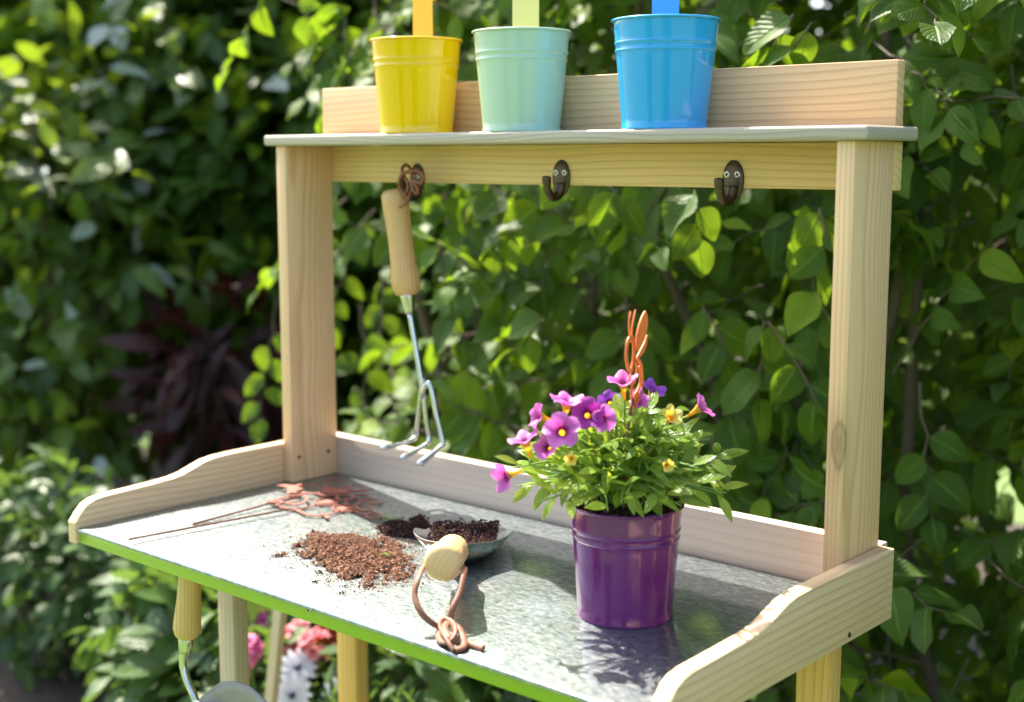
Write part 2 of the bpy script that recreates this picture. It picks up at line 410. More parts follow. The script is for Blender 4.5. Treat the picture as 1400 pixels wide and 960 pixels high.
def lathe(prof, c, seg=64, axis=None, cap=True):
    """profile of (r, h) round an axis through c"""
    c = np.asarray(c, float)
    ax = np.array([0, 0, 1.0]) if axis is None else np.asarray(axis, float) / np.linalg.norm(axis)
    t = np.array([1.0, 0, 0]) if abs(ax[0]) < 0.9 else np.array([0, 1.0, 0])
    e1 = np.cross(ax, t); e1 /= np.linalg.norm(e1); e2 = np.cross(ax, e1)
    V, F = [], []
    for r, h in prof:
        for k in range(seg):
            a = 2 * math.pi * k / seg
            V.append(c + ax * h + (e1 * math.cos(a) + e2 * math.sin(a)) * r)
    n = len(prof)
    for i in range(n - 1):
        for k in range(seg):
            k2 = (k + 1) % seg
            F.append([i * seg + k, i * seg + k2, (i + 1) * seg + k2, (i + 1) * seg + k])
    if cap:
        F.append(list(range(seg))[::-1]); F.append([(n - 1) * seg + k for k in range(seg)])
    return V, F
def spline(pts, n=8, closed=False):
    P = [np.asarray(p, float) for p in pts]
    out = []
    m = len(P)
    rng_ = range(m if closed else m - 1)
    for i in rng_:
        if closed: p0, p1, p2, p3 = P[i - 1], P[i], P[(i + 1) % m], P[(i + 2) % m]
        else: p0, p1, p2, p3 = P[max(i - 1, 0)], P[i], P[i + 1], P[min(i + 2, m - 1)]
        for k in range(n):
            t = k / n
            out.append(0.5 * ((2 * p1) + (p2 - p0) * t + (2 * p0 - 5 * p1 + 4 * p2 - p3) * t * t + (3 * p1 - p0 - 3 * p2 + p3) * t ** 3))
    if not closed: out.append(P[-1])
    return out
def tube(path, r, seg=10, flat=1.0, cap=True):
    P = [np.asarray(p, float) for p in path]
    n = len(P)
    R_ = r if hasattr(r, '__len__') else [r] * n
    V, F = [], []
    prev = None
    for i in range(n):
        d = P[min(i + 1, n - 1)] - P[max(i - 1, 0)]
        d = d / (np.linalg.norm(d) + 1e-12)
        if prev is None:
            h = np.array([0, 0, 1.0]) if abs(d[2]) < 0.9 else np.array([0, 1.0, 0])
            e1 = np.cross(d, h)
        else:
            e1 = prev - d * (prev @ d)
        e1 /= np.linalg.norm(e1) + 1e-12; prev = e1
        e2 = np.cross(d, e1)
        for k in range(seg):
            a = 2 * math.pi * k / seg
            V.append(P[i] + (e1 * math.cos(a) + e2 * math.sin(a) * flat) * R_[i])
    for i in range(n - 1):
        for k in range(seg):
            k2 = (k + 1) % seg
            F.append([i * seg + k, i * seg + k2, (i + 1) * seg + k2, (i + 1) * seg + k])
    if cap:
        F.append(list(range(seg))[::-1]); F.append([(n - 1) * seg + k for k in range(seg)])
    return V, F
def prism(outline, nrm, th):
    """outline: 3-D points in a plane; th: thickness along nrm"""
    n = len(outline); nrm = np.asarray(nrm, float)
    V = [np.asarray(p) - nrm * th / 2 for p in outline] + [np.asarray(p) + nrm * th / 2 for p in outline]
    F = [list(range(n))[::-1], [n + i for i in range(n)]]
    for i in range(n):
        j = (i + 1) % n; F.append([i, j, n + j, n + i])
    return V, F
def strip(path, w, nrm, th, closed=False):
    """flat band of width w (or list) that follows a path lying in a plane"""
    P = [np.asarray(p, float) for p in path]; nrm = np.asarray(nrm, float); n = len(P)
    W = w if hasattr(w, '__len__') else [w] * n
    V, F = [], []
    for i in range(n):
        a = P[(i - 1) % n] if closed or i > 0 else P[i]; b = P[(i + 1) % n] if closed or i < n - 1 else P[i]
        d = b - a; d /= np.linalg.norm(d) + 1e-12
        s = np.cross(nrm, d)
        for q, z in ((-1, -1), (1, -1), (1, 1), (-1, 1)):
            V.append(P[i] + s * q * W[i] / 2 + nrm * z * th / 2)
    for i in range(n if closed else n - 1):
        a, b = 4 * i, 4 * ((i + 1) % n)
        for k in range(4):
            F.append([a + k, a + (k + 1) % 4, b + (k + 1) % 4, b + k])
    if not closed: F += [[3, 2, 1, 0], [4 * n - 4, 4 * n - 3, 4 * n - 2, 4 * n - 1]]
    return V, F

# ------------------------------------------------------------------ leaf geometry
def leaf_geo(L, W, fold=0.15, curl=0.15, wave=0.05, pts=7, shape='ovate', seed=0):
    r = random.Random(seed)
    V, U, F = [], [], []
    ph = r.random() * 6
    for i in range(pts):
        t = i / (pts - 1)
        if shape == 'ovate': w = math.sin(math.pi * t ** 0.78) ** 0.75 if 0 < t < 1 else 0.02
        elif shape == 'lance': w = math.sin(math.pi * t ** 1.25) ** 0.9 if 0 < t < 1 else 0.05
        else: w = math.sin(math.pi * min(1, t * 0.93 + 0.05)) ** 0.6
        w = w * W / 2
        z = -curl * L * t * t
        for s in (-1, 0, 1):
            ed = (abs(s)) * (fold * w + wave * W * math.sin(ph + t * 9 + s * 1.3))
            V.append((s * w * (1 - 0.25 * fold), t * L, z + ed))
            U.append((0.5 + 0.5 * s, t))
    for i in range(pts - 1):
        a = 3 * i
        F += [[a, a + 1, a + 4, a + 3], [a + 1, a + 2, a + 5, a + 4]]
    return np.array(V), F, np.array(U)
def frame(tip, nrm):
    y = np.asarray(tip, float); y = y / np.linalg.norm(y)
    z = np.asarray(nrm, float); z = z - y * (z @ y); z = z / (np.linalg.norm(z) + 1e-9)
    x = np.cross(y, z)
    return np.stack([x, y, z], 1)
def merge(name, variants, items, mat, parent=None, kind='stuff'):
    """items: (variant index, position, 3x3, scale, rnd)"""
    V, U, F, A, n = [], [], [], [], 0
    for k, p, R_, s, r in items:
        v, f, u = variants[k]
        V.append((v * s) @ R_.T + p); U.append(u); A.append(np.full(len(v), r))
        F += [[i + n for i in q] for q in f]; n += len(v)
    o = obj(name, np.concatenate(V), F, mat, parent, np.concatenate(U), np.concatenate(A))
    if kind: o['kind'] = kind
    return o
def leaf_objs(name, variants, items, mat, parent):
    ms = []
    for v, f, u in variants:
        o = obj('tmp', v, f, mat, None, u, np.zeros(len(v)), origin=(0, 0, 0)); ms.append(o.data); bpy.data.objects.remove(o)
    out = []
    for k, p, R_, s, r in items:
        o = bpy.data.objects.new(name, ms[k]); COL.objects.link(o)
        m = Matrix(R_.tolist()).to_4x4() @ Matrix.Scale(s, 4)
        o.parent = parent
        m.translation = Vector(np.asarray(p) - WO[parent])
        o.matrix_local = m
        WO[o] = np.asarray(p)
        out.append(o)
    return out

# ================================================================== SETTING
def sheet(name, lo, hi, z, mat):
    n = 24
    xs = np.linspace(lo[0], hi[0], n); ys = np.linspace(lo[1], hi[1], n)
    V = [(x, y, z) for y in ys for x in xs]
    F = [[j * n + i, j * n + i + 1, (j + 1) * n + i + 1, (j + 1) * n + i] for j in range(n - 1) for i in range(n - 1)]
    return tag(obj(name, V, F, mat, smooth=True), kind='structure')
sheet('lawn', (-150, -150), (150, 150), 0.0, M['lawn'])
sheet('flower_bed', (-3.4, 0.42), (3.4, 3.6), 0.012, M['bed'])

# ================================================================== POTTING BENCH
TZ = 0.80
bench = empty('potting_bench', (0.40, 0.19, 0.0), 'pale pine potting bench with galvanised table top, hook rail and upper shelf', 'potting bench')
# zinc table top: sheet with rounded front fold
bm = bmesh.new(); bmesh.ops.create_cube(bm, size=1)
for v in bm.verts:
    v.co = Vector((0.40 + v.co.x * 0.7985, 0.1865 + v.co.y * 0.3780, TZ - 0.002 + v.co.z * 0.004))
fe = [e for e in bm.edges if all(v.co.y < 0.01 and v.co.z > TZ - 0.001 for v in e.verts)]
bmesh.ops.bevel(bm, geom=fe, offset=0.0022, segments=3, profile=0.5, affect='EDGES')
bmesh.ops.subdivide_edges(bm, edges=[e for e in bm.edges if abs(e.verts[0].co.x - e.verts[1].co.x) > 0.5], cuts=8)
from_bm('table_top', bm, M['zinc'], bench, angle=60)
fe_o = board('front_edge', (0.001, 0.0, TZ - 0.0175), (0.799, 0.018, TZ - 0.0042), M['lawn_tinted_edge'], bench, 0.001)
fe_o['label'] = 'front edge of the metal top, lawn reflection put into its green colour'
board('table_board', (0.001, 0.0182, TZ - 0.0175), (0.799, 0.376, TZ - 0.0042), M['pine_board'], bench, 0.0008)
def screw(c, ax, r, mat, parent, cross=True, name='screw'):
    ax = np.asarray(ax, float)
    parts = [lathe([(r, -0.001), (r, 0.0003), (r * 0.85, 0.0008), (r * 0.2, 0.001)], c, 16, ax)]
    nf = len(parts[0][1])
    t = np.array([0, 0, 1.0]) if abs(ax[2]) < 0.9 else np.array([1.0, 0, 0])
    e1 = np.cross(ax, t); e1 /= np.linalg.norm(e1); e2 = np.cross(ax, e1)
    e1, e2 = (e1 + e2 * 0.4) / 1.077, (e2 - e1 * 0.4) / 1.077
    for a, b in ((e1, e2), (e2, e1)):
        p = np.asarray(c) + ax * 0.0011
        parts.append(prism([p + a * r * 0.62 + b * r * 0.17, p - a * r * 0.62 + b * r * 0.17, p - a * r * 0.62 - b * r * 0.17, p + a * r * 0.62 - b * r * 0.17], ax, 0.0003))
    v, f = cat(parts)
    return obj(name, v, f, mat, parent, mats=[mat, M['slot']], midx=[0] * nf + [1] * (len(f) - nf), smooth=False)
sc = ony(423, 834, 0.0)
screw((sc[0], -0.0004, sc[2]), (0, -1, 0), 0.0032, M['screw'], bench)
# side panels with their swept profile
def side_panel(x0, x1):
    prof = [(0.0, 0.782), (0.378, 0.782), (0.378, 0.851), (0.22, 0.851), (0.195, 0.8503), (0.178, 0.8478), (0.162, 0.8428), (0.146, 0.8376),
            (0.130, 0.8348), (0.110, 0.8335), (0.034, 0.8308), (0.022, 0.8290), (0.012, 0.8245), (0.004, 0.8165), (0.0, 0.806)]
    prof = [(y - 0.004 if y < 0.001 else y, z) for y, z in prof]
    bm = bmesh.new()
    a = [bm.verts.new((x0, y, z)) for y, z in prof]; b = [bm.verts.new((x1, y, z)) for y, z in prof]
    n = len(prof)
    bm.faces.new(a); bm.faces.new(b[::-1])
    for i in range(n): bm.faces.new((a[i], b[i], b[(i + 1) % n], a[(i + 1) % n])[::-1])
    bmesh.ops.recalc_face_normals(bm, faces=bm.faces[:])
    rim = [e for e in bm.edges if abs(e.verts[0].co.x - e.verts[1].co.x) < 1e-5]
    bmesh.ops.bevel(bm, geom=rim, offset=0.0015, segments=2, profile=0.5, affect='EDGES')
    return from_bm('side_panel', bm, M['pine_side'], bench, angle=30)
side_panel(-0.0165, -0.0005)
side_panel(0.8005, 0.8165)
for x, y in ((1161, 868),):
    d = ray(x, y); p = CAM + d * ((0.8165 - CAM[0]) / d[0])
    screw(p, (1, 0, 0), 0.0026, M['screwdark'], bench)
# posts (flat boards, wide side along y) and upper boards
board('post', (0.0, 0.300, TZ + 0.0003), (0.018, 0.378, 1.2360), M['pine_post'], bench)
board('post', (0.782, 0.300, TZ + 0.0003), (0.800, 0.378, 1.2360), M['pine_post'], bench)
for px in ((409, 625), (449, 617)):
    d = ray(*px); p = CAM + d * ((0.018 - CAM[0]) / d[0])
    screw(p, (1, 0, 0), 0.0026, M['screwdark'], bench)
bb = board('back_board', (-0.001, 0.3782, TZ - 0.012), (0.801, 0.396, 0.8512), M['pine_board'], bench)
board('hook_rail', (0.0, 0.3782, 1.1905), (0.80, 0.396, 1.2358), M['pine_rail'], bench)
board('shelf', (-0.015, 0.2925, 1.2362), (0.815, 0.3962, 1.2490), M['pine_shelf'], bench, 0.003, 3)
board('shelf_back_board', (0.0, 0.3782, 1.2492), (0.80, 0.394, 1.3100), M['pine_back'], bench)
# under-frame: legs, stretchers, one slanting brace
def leg(x, y, mat, top=TZ - 0.018, w=0.037, d=0.022):
    return board('leg', (x, y, 0.0), (x + w, y + d, top), mat, bench)
leg(0.053, 0.150, M['pine_grey'], w=0.031); leg(0.064, 0.330, M['pine_leg'])
leg(0.742, 0.150, M['pine_leg']); leg(0.742, 0.330, M['pine_leg'])
board('stretcher', (0.102, 0.333, 0.30), (0.7415, 0.350, 0.34), M['pine_grey'], bench)
b0 = ony(385, 815, 0.43); b1 = ony(369, 975, 0.43)
dv_ = (b1 - b0) / np.linalg.norm(b1 - b0)
b1 = b0 + dv_ * 0.62
v, f = prism([b0 + np.array([-.009, 0, 0]), b0 + np.array([.009, 0, 0]), b1 + np.array([.009, 0, 0]), b1 + np.array([-.009, 0, 0])], (0, 1, 0), 0.012)
stk = obj('plant_stake', v, f, M['pine_grey'], smooth=False)
tag(stk, 'pale slanting wooden plant stake standing among the flowers under the bench', 'plant stake')

# coat hooks
def hook(cx, cz, with_screws=True):
    y = 0.378
    sx, sz = 0.0125, 0.0198
    out, mid = [], []
    V, F = [], []
    N = 28
    rings = [(1.0, 0.0), (1.0, -0.0012), (0.93, -0.0022), (0.55, -0.0030), (0.02, -0.0032)]
    for k_, dy in rings:
        for i in range(N):
            a = 2 * math.pi * i / N
            V.append((cx + math.cos(a) * sx * k_, y + dy, cz + math.sin(a) * sz * k_ * (1.0 if math.sin(a) > 0 else 1.06)))
    for r_ in range(len(rings) - 1):
        for i in range(N):
            j = (i + 1) % N
            F.append([r_ * N + i, r_ * N + j, (r_ + 1) * N + j, (r_ + 1) * N + i])
    h = obj('hook', V, F, M['bronze'], bench)
    z0 = cz - 0.014
    pts = [(cx, y - 0.002, z0 + 0.006), (cx, y - 0.007, z0 - 0.005), (cx, y - 0.017, z0 - 0.0075), (cx, y - 0.0245, z0 + 0.001), (cx, y - 0.0265, z0 + 0.012), (cx, y - 0.0268, z0 + 0.0165)]
    p = spline(pts, 6)
    n = len(p)
    rr = [0.0075 - 0.0032 * min(1, i / (n * 0.35)) + (0.0009 if i > n * 0.7 else 0) for i in range(n)]
    rr[-1] = 0.0008; rr[-2] = 0.0032; rr[-3] = 0.0046; rr[-4] = 0.0051
    v, f = tube(p, rr, 12)
    obj('hook_arm', v, f, M['bronze'], h)
    for s in (-1, 1):
        screw((cx + s * 0.0062, y - 0.0030, cz + 0.0055), (0, -1, 0), 0.0034, M['screw'], h)
    return h
H1 = ony(571, 246, 0.378); H2 = ony(768, 243, 0.378); H3 = ony(1003, 246, 0.378)
for h_ in (H1, H2, H3): hook(h_[0], h_[2])

# ================================================================== METAL POTS
def pot_body(c, H, rt, rb, mat, parent, rimmat=None):
    pr = []
    def r(t): return rb + (rt - rb) * t
    N = 40
    pr.append((0.001, 0.003)); pr.append((rb - 0.003, 0.003)); pr.append((rb - 0.002, 0.0)); pr.append((rb + 0.0008, 0.0)); pr.append((rb + 0.0012, 0.0025)); pr.append((rb + 0.0002, 0.0045))
    for i in range(4, N):
        t = i / N
        z = t * H
        d = 0.0
        for zc in (0.715, 0.785):
            d += 0.0011 * math.exp(-((t - zc) / 0.012) ** 2)
        pr.append((r(t) + d, z))
    for t in (0.700, 0.706, 0.711, 0.719, 0.724, 0.73, 0.77, 0.776, 0.781, 0.789, 0.794, 0.80):
        d = sum(0.0011 * math.exp(-((t - zc) / 0.012) ** 2) for zc in (0.715, 0.785))
        pr.append((r(t) + d, t * H))
    head, tail = pr[:6], sorted(pr[6:], key=lambda q: q[1])
    pr = head + tail
    pr.append((rt - 0.0003, H - 0.001))
    inner = [(rt - 0.0016, H - 0.001), (rb - 0.001, 0.006), (0.001, 0.006)]
    v, f = lathe(pr + inner, c, 72, None, False)
    b = obj('body', v, f, mat, parent)
    b.data.set_sharp_from_angle(angle=rad(50))
    ring = [(rt + 0.0010 + 0.0013 * math.cos(a), H - 0.0010 + 0.0013 * math.sin(a)) for a in [2 * math.pi * k / 10 for k in range(11)]]
    v, f = lathe(ring, c, 72, None, False)
    obj('rim', v, f, rimmat or mat, parent)
def strap(c, H, rt, az, w, mat, parent, top):
    """flat hanging strap that rises from the rim and hooks over at the top"""
    c = np.asarray(c, float)
    o = np.array([math.cos(az), math.sin(az), 0]); s = np.array([-math.sin(az), math.cos(az), 0])
    p = [c + o * (rt - 0.004) + ZU * (H - 0.035), c + o * (rt - 0.0025) + ZU * (H - 0.004), c + o * (rt - 0.003) + ZU * (H + top)]
    for k in range(1, 9):
        a = math.pi * k / 8
        p.append(p[2] + o * (0.016 - 0.016 * math.cos(a)) + ZU * 0.016 * math.sin(a))
    p.append(p[-1] - ZU * 0.03)
    v, f = [], []
    for q in p:
        i = len(v)
        v += [q - s * w / 2, q + s * w / 2]
    th = 0.0016
    vv, ff = [], []
    for i, q in enumerate(p):
        d = p[min(i + 1, len(p) - 1)] - p[max(i - 1, 0)]; d /= np.linalg.norm(d)
        nn = np.cross(d, s)
        for a, b in ((-1, -1), (1, -1), (1, 1), (-1, 1)): vv.append(q + s * a * w / 2 + nn * b * th / 2)
    for i in range(len(p) - 1):
        for k in range(4): ff.append([4 * i + k, 4 * i + (k + 1) % 4, 4 * i + 4 + (k + 1) % 4, 4 * i + 4 + k])
    ff += [[3, 2, 1, 0], [4 * len(p) - 4 + k for k in range(4)]]
    o_ = obj('hanging_strap', vv, ff, mat, parent)
    o_.data.set_sharp_from_angle(angle=rad(40))
SZ = 1.2492
PY = 0.337
POTS = (('yellow', 570, 180, 'yellow_strap', 'shiny yellow metal pot with yellow hanging strap standing on the upper shelf'),
        ('mint', 713, 178, 'mint_strap', 'pale mint green metal pot with pale yellow strap on the upper shelf'),
        ('blue', 908, 175, 'blue', 'glossy sky blue metal pot with blue strap on the upper shelf'))
STR = {'yellow': (577, 0.024), 'mint': (716, 0.030), 'blue': (911, 0.028)}
for col, px, py, sm, lab in POTS:
    p = ony(px, py, PY); c = np.array([p[0], PY, SZ])
    t = empty('metal_pot', c, lab, 'pot', 'coloured metal pots')
    pot_body(c, 0.108, 0.0525, 0.0425, M[col], t)
    # the strap rises from the rim away from the viewer
    az = math.atan2(FH[1], FH[0]) - 0.10
    strap(c, 0.108, 0.0525, az, STR[col][1], M[sm], t, 0.085)
PB = np.array([0.6446, 0.179, TZ + 0.0005])
pp = empty('metal_pot', PB, 'glossy purple metal pot holding the flowering plant on the galvanised table', 'pot', 'coloured metal pots')
PH = 0.106
pot_body(PB, PH, 0.0515, 0.0440, M['purple'], pp)

# ================================================================== CRUMBS
def crumbs(name, pts, mat, size=(0.0006, 0.0022), fibre=0.25, label=None, catg='soil', parent=None, mound=None):
    octa = np.array([(1, 0, 0), (-1, 0, 0), (0, 1, 0), (0, -1, 0), (0, 0, 1), (0, 0, -1)], float)
    of = np.array([(0, 2, 4), (2, 1, 4), (1, 3, 4), (3, 0, 4), (2, 0, 5), (1, 2, 5), (3, 1, 5), (0, 3, 5)])
    n = len(pts)
    V = np.empty((n, 6, 3)); A = np.empty((n, 6))
    for i, p in enumerate(pts):
        s = size[0] + (size[1] - size[0]) * rng.random() ** 2.2
        sc_ = rng.uniform(0.5, 1.3, 3) * s
        if rng.random() < fibre: sc_ = np.array([s * 0.22, s * 0.22, s * 2.2])
        q = rng.normal(size=(3, 3)); q, _ = np.linalg.qr(q)
        V[i] = ((octa * rng.uniform(0.7, 1.3, (6, 1))) * sc_) @ q.T + p
        A[i] = rng.random()
    F = (of[None] + 6 * np.arange(n)[:, None, None]).reshape(-1, 3).tolist()
    V[:, :, 2] = np.maximum(V[:, :, 2], TZ + 0.0002) if parent is None else V[:, :, 2]
    V, A = V.reshape(-1, 3), A.ravel()
    if mound is not None:
        mv, mf = mound
        F += [[i + len(V) for i in q] for q in mf]
        V = np.concatenate([V, mv]); A = np.concatenate([A, rng.random(len(mv)) * 0.7])
    o = obj(name, V, F, mat, parent, rnd=A, smooth=False)
    o['kind'] = 'stuff'
    if label: tag(o, label, catg)
    return o
def in_poly(x, y, poly):
    c = False; j = len(poly) - 1
    for i in range(len(poly)):
        if (poly[i][1] > y) != (poly[j][1] > y) and x < (poly[j][0] - poly[i][0]) * (y - poly[i][1]) / (poly[j][1] - poly[i][1]) + poly[i][0]: c = not c
        j = i
    return c
def bumpy(x, y, s, sd):
    q = Vector((x * s * 0.55 + sd * 7, y * s * 0.55 - sd * 3, sd))
    return min(1.0, max(0.0, 0.5 + 0.62 * mnoise.noise(q) + 0.35 * mnoise.noise(q * 2.7)))
def edge_d(x, y, poly):
    best = 9
    for i in range(len(poly)):
        a = np.array(poly[i]); b = np.array(poly[(i + 1) % len(poly)]); p = np.array((x, y))
        t = max(0, min(1, ((p - a) @ (b - a)) / ((b - a) @ (b - a) + 1e-12)))
        best = min(best, np.linalg.norm(p - a - t * (b - a)))
    return best
def heap(px_poly, n, hmax, sd, halo=60, gap=0.25):
    poly = [tuple(onz(x, y, TZ)[:2]) for x, y in px_poly]
    xs, ys = [p[0] for p in poly], [p[1] for p in poly]
    out = []
    while len(out) < n:
        x, y = random.uniform(min(xs), max(xs)), random.uniform(min(ys), max(ys))
        if not in_poly(x, y, poly): continue
        e = min(1, edge_d(x, y, poly) / 0.035)
        b = bumpy(x, y, 130, sd)
        if b < gap * (1.2 - e): continue
        h = hmax * (0.10 + 0.9 * e ** 0.8) * b
        out.append((x, y, TZ + 0.0008 + h * random.random() ** 0.5))
    for _ in range(halo):
        i = random.randrange(len(poly)); a, b = np.array(poly[i]), np.array(poly[(i + 1) % len(poly)])
        q = a + (b - a) * random.random() + np.array([random.gauss(0, 0.010) * random.choice((.4, .4, 1, 2)), random.gauss(0, 0.010) * random.choice((.4, .4, 1, 2))])
        out.append((q[0], q[1], TZ + 0.0008))
    return out
def mound_mesh(px_poly, hmax, sd, gap, step=0.0022):
    poly = [tuple(onz(x, y, TZ)[:2]) for x, y in px_poly]
    xs, ys = [p[0] for p in poly], [p[1] for p in poly]
    nx, ny = int((max(xs) - min(xs)) / step) + 1, int((max(ys) - min(ys)) / step) + 1
    idx, V, F = {}, [], []
    for j in range(ny):
        for i in range(nx):
            x, y = min(xs) + i * step, min(ys) + j * step
            if not in_poly(x, y, poly): continue
            e = min(1, edge_d(x, y, poly) / 0.035); b = bumpy(x, y, 130, sd)
            if b < gap * (1.25 - e): continue
            idx[(i, j)] = len(V)
            V.append((x + random.gauss(0, .0006), y + random.gauss(0, .0006), TZ + 0.0003 + max(0.0, hmax * (0.05 + 0.85 * e ** 0.8) * b * 0.8 + random.gauss(0, 0.0012))))
    for (i, j), a in idx.items():
        q = [idx.get(k) for k in ((i, j), (i + 1, j), (i + 1, j + 1), (i, j + 1))]
        if None not in q: F.append(q)
    return np.array(V), F
LIGHT = [(396, 752), (408, 737), (430, 729), (452, 734), (478, 730), (500, 738), (522, 731), (548, 743), (562, 757), (569, 776), (556, 798), (538, 794), (520, 803), (498, 806), (478, 794), (462, 791), (438, 776), (418, 770)]
DARK = [(515, 722), (535, 712), (555, 716), (575, 706), (592, 722), (575, 738), (548, 735), (525, 734)]
pts = heap(LIGHT, 14000, 0.016, 1.3, 1300, 0.47)
# a small upright crumb tower at the left of the heap
tp = onz(428, 758, TZ)
for k in range(1500):
    q = onz(random.uniform(490, 600), random.uniform(732, 800), TZ)
    if bumpy(q[0], q[1], 130, 5.0) > 0.52: pts.append((q[0], q[1], TZ + 0.0006 + 0.003 * random.random() ** 2))
for k in range(130):
    z = random.random(); pts.append((tp[0] + random.gauss(0, 0.0035 * (1.1 - z)), tp[1] + random.gauss(0, 0.0035 * (1.1 - z)), TZ + 0.028 * z))
crumbs('coir_heap', pts, M['crumb_light'], (0.0003, 0.0016), 0.55, 'loose heap of dry light brown coir spilled on the sunlit table', mound=mound_mesh(LIGHT, 0.016, 1.3, 0.47))
pts = heap(DARK, 3200, 0.022, 2.2, 200, 0.2)
crumbs('dark_soil_heap', pts, M['crumb_dark'], (0.0004, 0.0020), 0.35, 'small heap of dark crumbly soil on the table beside the scoop', mound=mound_mesh(DARK, 0.022, 2.2, 0.2))
for (x, y), s in (((388, 760), 0.0045), ((374, 762), 0.0030), ((449, 797), 0.0045), ((436, 784), 0.0028), ((432, 797), 0.0022), ((468, 812), 0.0024), ((410, 757), 0.0018), ((470, 803), 0.002)):
    p = onz(x, y, TZ)
    q = [(p[0] + random.gauss(0, s), p[1] + random.gauss(0, s), TZ + 0.001 + abs(random.gauss(0, s * 0.35))) for _ in range(26)]
    o = crumbs('soil_crumb', q, M['crumb_light' if s > 0.004 else 'crumb_dark'], (0.0006, s * 0.5), 0.2)
    o['label'] = {388: 'light brown coir flake lying alone on the bare zinc between stakes and heap', 449: 'light brown coir flake lying between the heap and the green edge'}.get(x, 'tiny dark soil speck lying on the bare zinc around the brown heap')
    o['category'] = 'soil crumb'; o['group'] = 'scattered soil crumbs'
    del o['kind']
p = onz(519, 756, TZ + 0.012)
v_, f_, u_ = leaf_geo(0.014, 0.006, 0.2, 0.2, 0.05, 5, 'lance')
o = obj('leaf_scrap', v_ @ frame((1, 0.2, 0.1), (0, 0, 1)).T + p, f_, M['petleaf'], None, u_, np.full(len(v_), 0.8))
tag(o, 'tiny scrap of green leaf lying on the brown coir heap', 'leaf')

# ================================================================== SCOOP
AX = np.array([-0.615, 0.790, -0.165]); AX /= np.linalg.norm(AX)           # from butt to blade
SB = np.array([0.530, 0.053, 0.8535])
scoop = empty('hand_scoop', (0.45, 0.15, TZ), 'short steel hand scoop with round wooden handle lying on the galvanised table', 'hand scoop')
prof = [(0.0005, 0.0), (0.008, 0.0002), (0.0135, 0.0012), (0.0168, 0.0040), (0.0182, 0.0090), (0.0186, 0.018), (0.0178, 0.030), (0.0160, 0.045), (0.0150, 0.060), (0.0155, 0.078), (0.0160, 0.092), (0.0145, 0.104), (0.0115, 0.110), (0.0105, 0.1105)]
v, f = lathe(prof, SB, 40, AX)
hd = obj('handle', v, f, M['ash_y'], scoop)
# handle mesh along its own z so that the grain follows it
def realign(o, axis):
    q = Vector(axis).to_track_quat('Z', 'Y').to_matrix()
    mi = q.inverted()
    for vv in o.data.vertices: vv.co = mi @ vv.co
    o.rotation_euler = q.to_euler()
realign(hd, AX)
v, f = lathe([(0.0108, 0.106), (0.0105, 0.112), (0.0085, 0.126), (0.0072, 0.134)], SB, 24, AX)
obj('ferrule', v, f, M['steel'], scoop)
# blade: rounded channel, open at the front, closed towards the handle
side = np.cross(AX, ZU); side[2] = 0; side /= np.linalg.norm(side)          # to the right of the axis
fh = np.array([AX[0], AX[1], 0]); fh /= np.linalg.norm(fh)
NS, NT = 16, 13
b0_ = SB + AX * 0.126
b_org = np.array([b0_[0], b0_[1], TZ + 0.0022]) + fh * 0.016
def sst(x): x = min(1.0, max(0.0, x)); return x * x * (3 - 2 * x)
Vb, Fb = [], []
for i in range(NS):
    s = i / (NS - 1)
    Lx = -0.018 + 0.142 * s
    half = 0.0095 + 0.0430 * sst(s / 0.48) - 0.008 * sst((s - 0.6) / 0.4)
    dep = (0.011 + 0.017 * sst(s / 0.42)) * (1 - 0.62 * sst((s - 0.50) / 0.50))
    base = (b0_[2] - TZ - 0.011) * (1 - sst(s / 0.36))
    for j in range(NT):
        t = -1 + 2 * j / (NT - 1)
        a = t * 1.2
        Vb.append(b_org + fh * Lx + side * half * math.sin(a) / math.sin(1.2) + ZU * (base + dep * (1 - math.cos(a)) / (1 - math.cos(1.2))))
for i in range(NS - 1):
    for j in range(NT - 1):
        a = i * NT + j; Fb.append([a, a + 1, a + NT + 1, a + NT])
bl = obj('blade', Vb, Fb, M['bright_steel'], scoop)
sm_ = bl.modifiers.new('thickness', 'SOLIDIFY'); sm_.thickness = 0.0014; sm_.offset = 0
ss = bl.modifiers.new('smooth', 'SUBSURF'); ss.levels = 2; ss.render_levels = 2
# leather loop through the butt, knotted on the table
e1 = side; up_ = np.cross(side, AX); up_ = up_ if up_[2] > 0 else -up_
hole = SB + AX * 0.012
def pv(x, y, z): return onz(x, y, z)
loopL = [hole, hole - side * 0.017 - ZU * 0.004, pv(572, 790, 0.845), pv(567, 815, 0.832), pv(576, 838, 0.820), pv(592, 853, 0.810), pv(606, 858, 0.806)]
loopR = [hole, hole + side * 0.0175 - ZU * 0.004, pv(634, 785, 0.845), pv(629, 810, 0.833), pv(619, 832, 0.822), pv(614, 850, 0.811), pv(606, 858, 0.807)]
v, f = cat([tube(spline(loopL, 8), 0.0030, 10, 0.6), tube(spline(loopR, 8), 0.0030, 10, 0.6)])
lo_ = obj('leather_loop', v, f, M['leather'], scoop)
k1 = [pv(606, 858, 0.806), pv(600, 866, 0.803), pv(603, 876, 0.8035), pv(614, 878, 0.807), pv(622, 868, 0.811), pv(620, 855, 0.812), pv(610, 848, 0.812), pv(602, 854, 0.811), pv(606, 866, 0.811), pv(614, 880, 0.807), pv(620, 890, 0.8028)]
k2 = [pv(612, 850, 0.810), pv(608, 860, 0.812), pv(615, 872, 0.810), pv(626, 878, 0.805), pv(642, 881, 0.8028), pv(661, 887, 0.8025)]
k3 = [pv(614, 850, 0.810), pv(626, 858, 0.810), pv(633, 870, 0.806), pv(634, 884, 0.8035), pv(622, 889, 0.8028)]
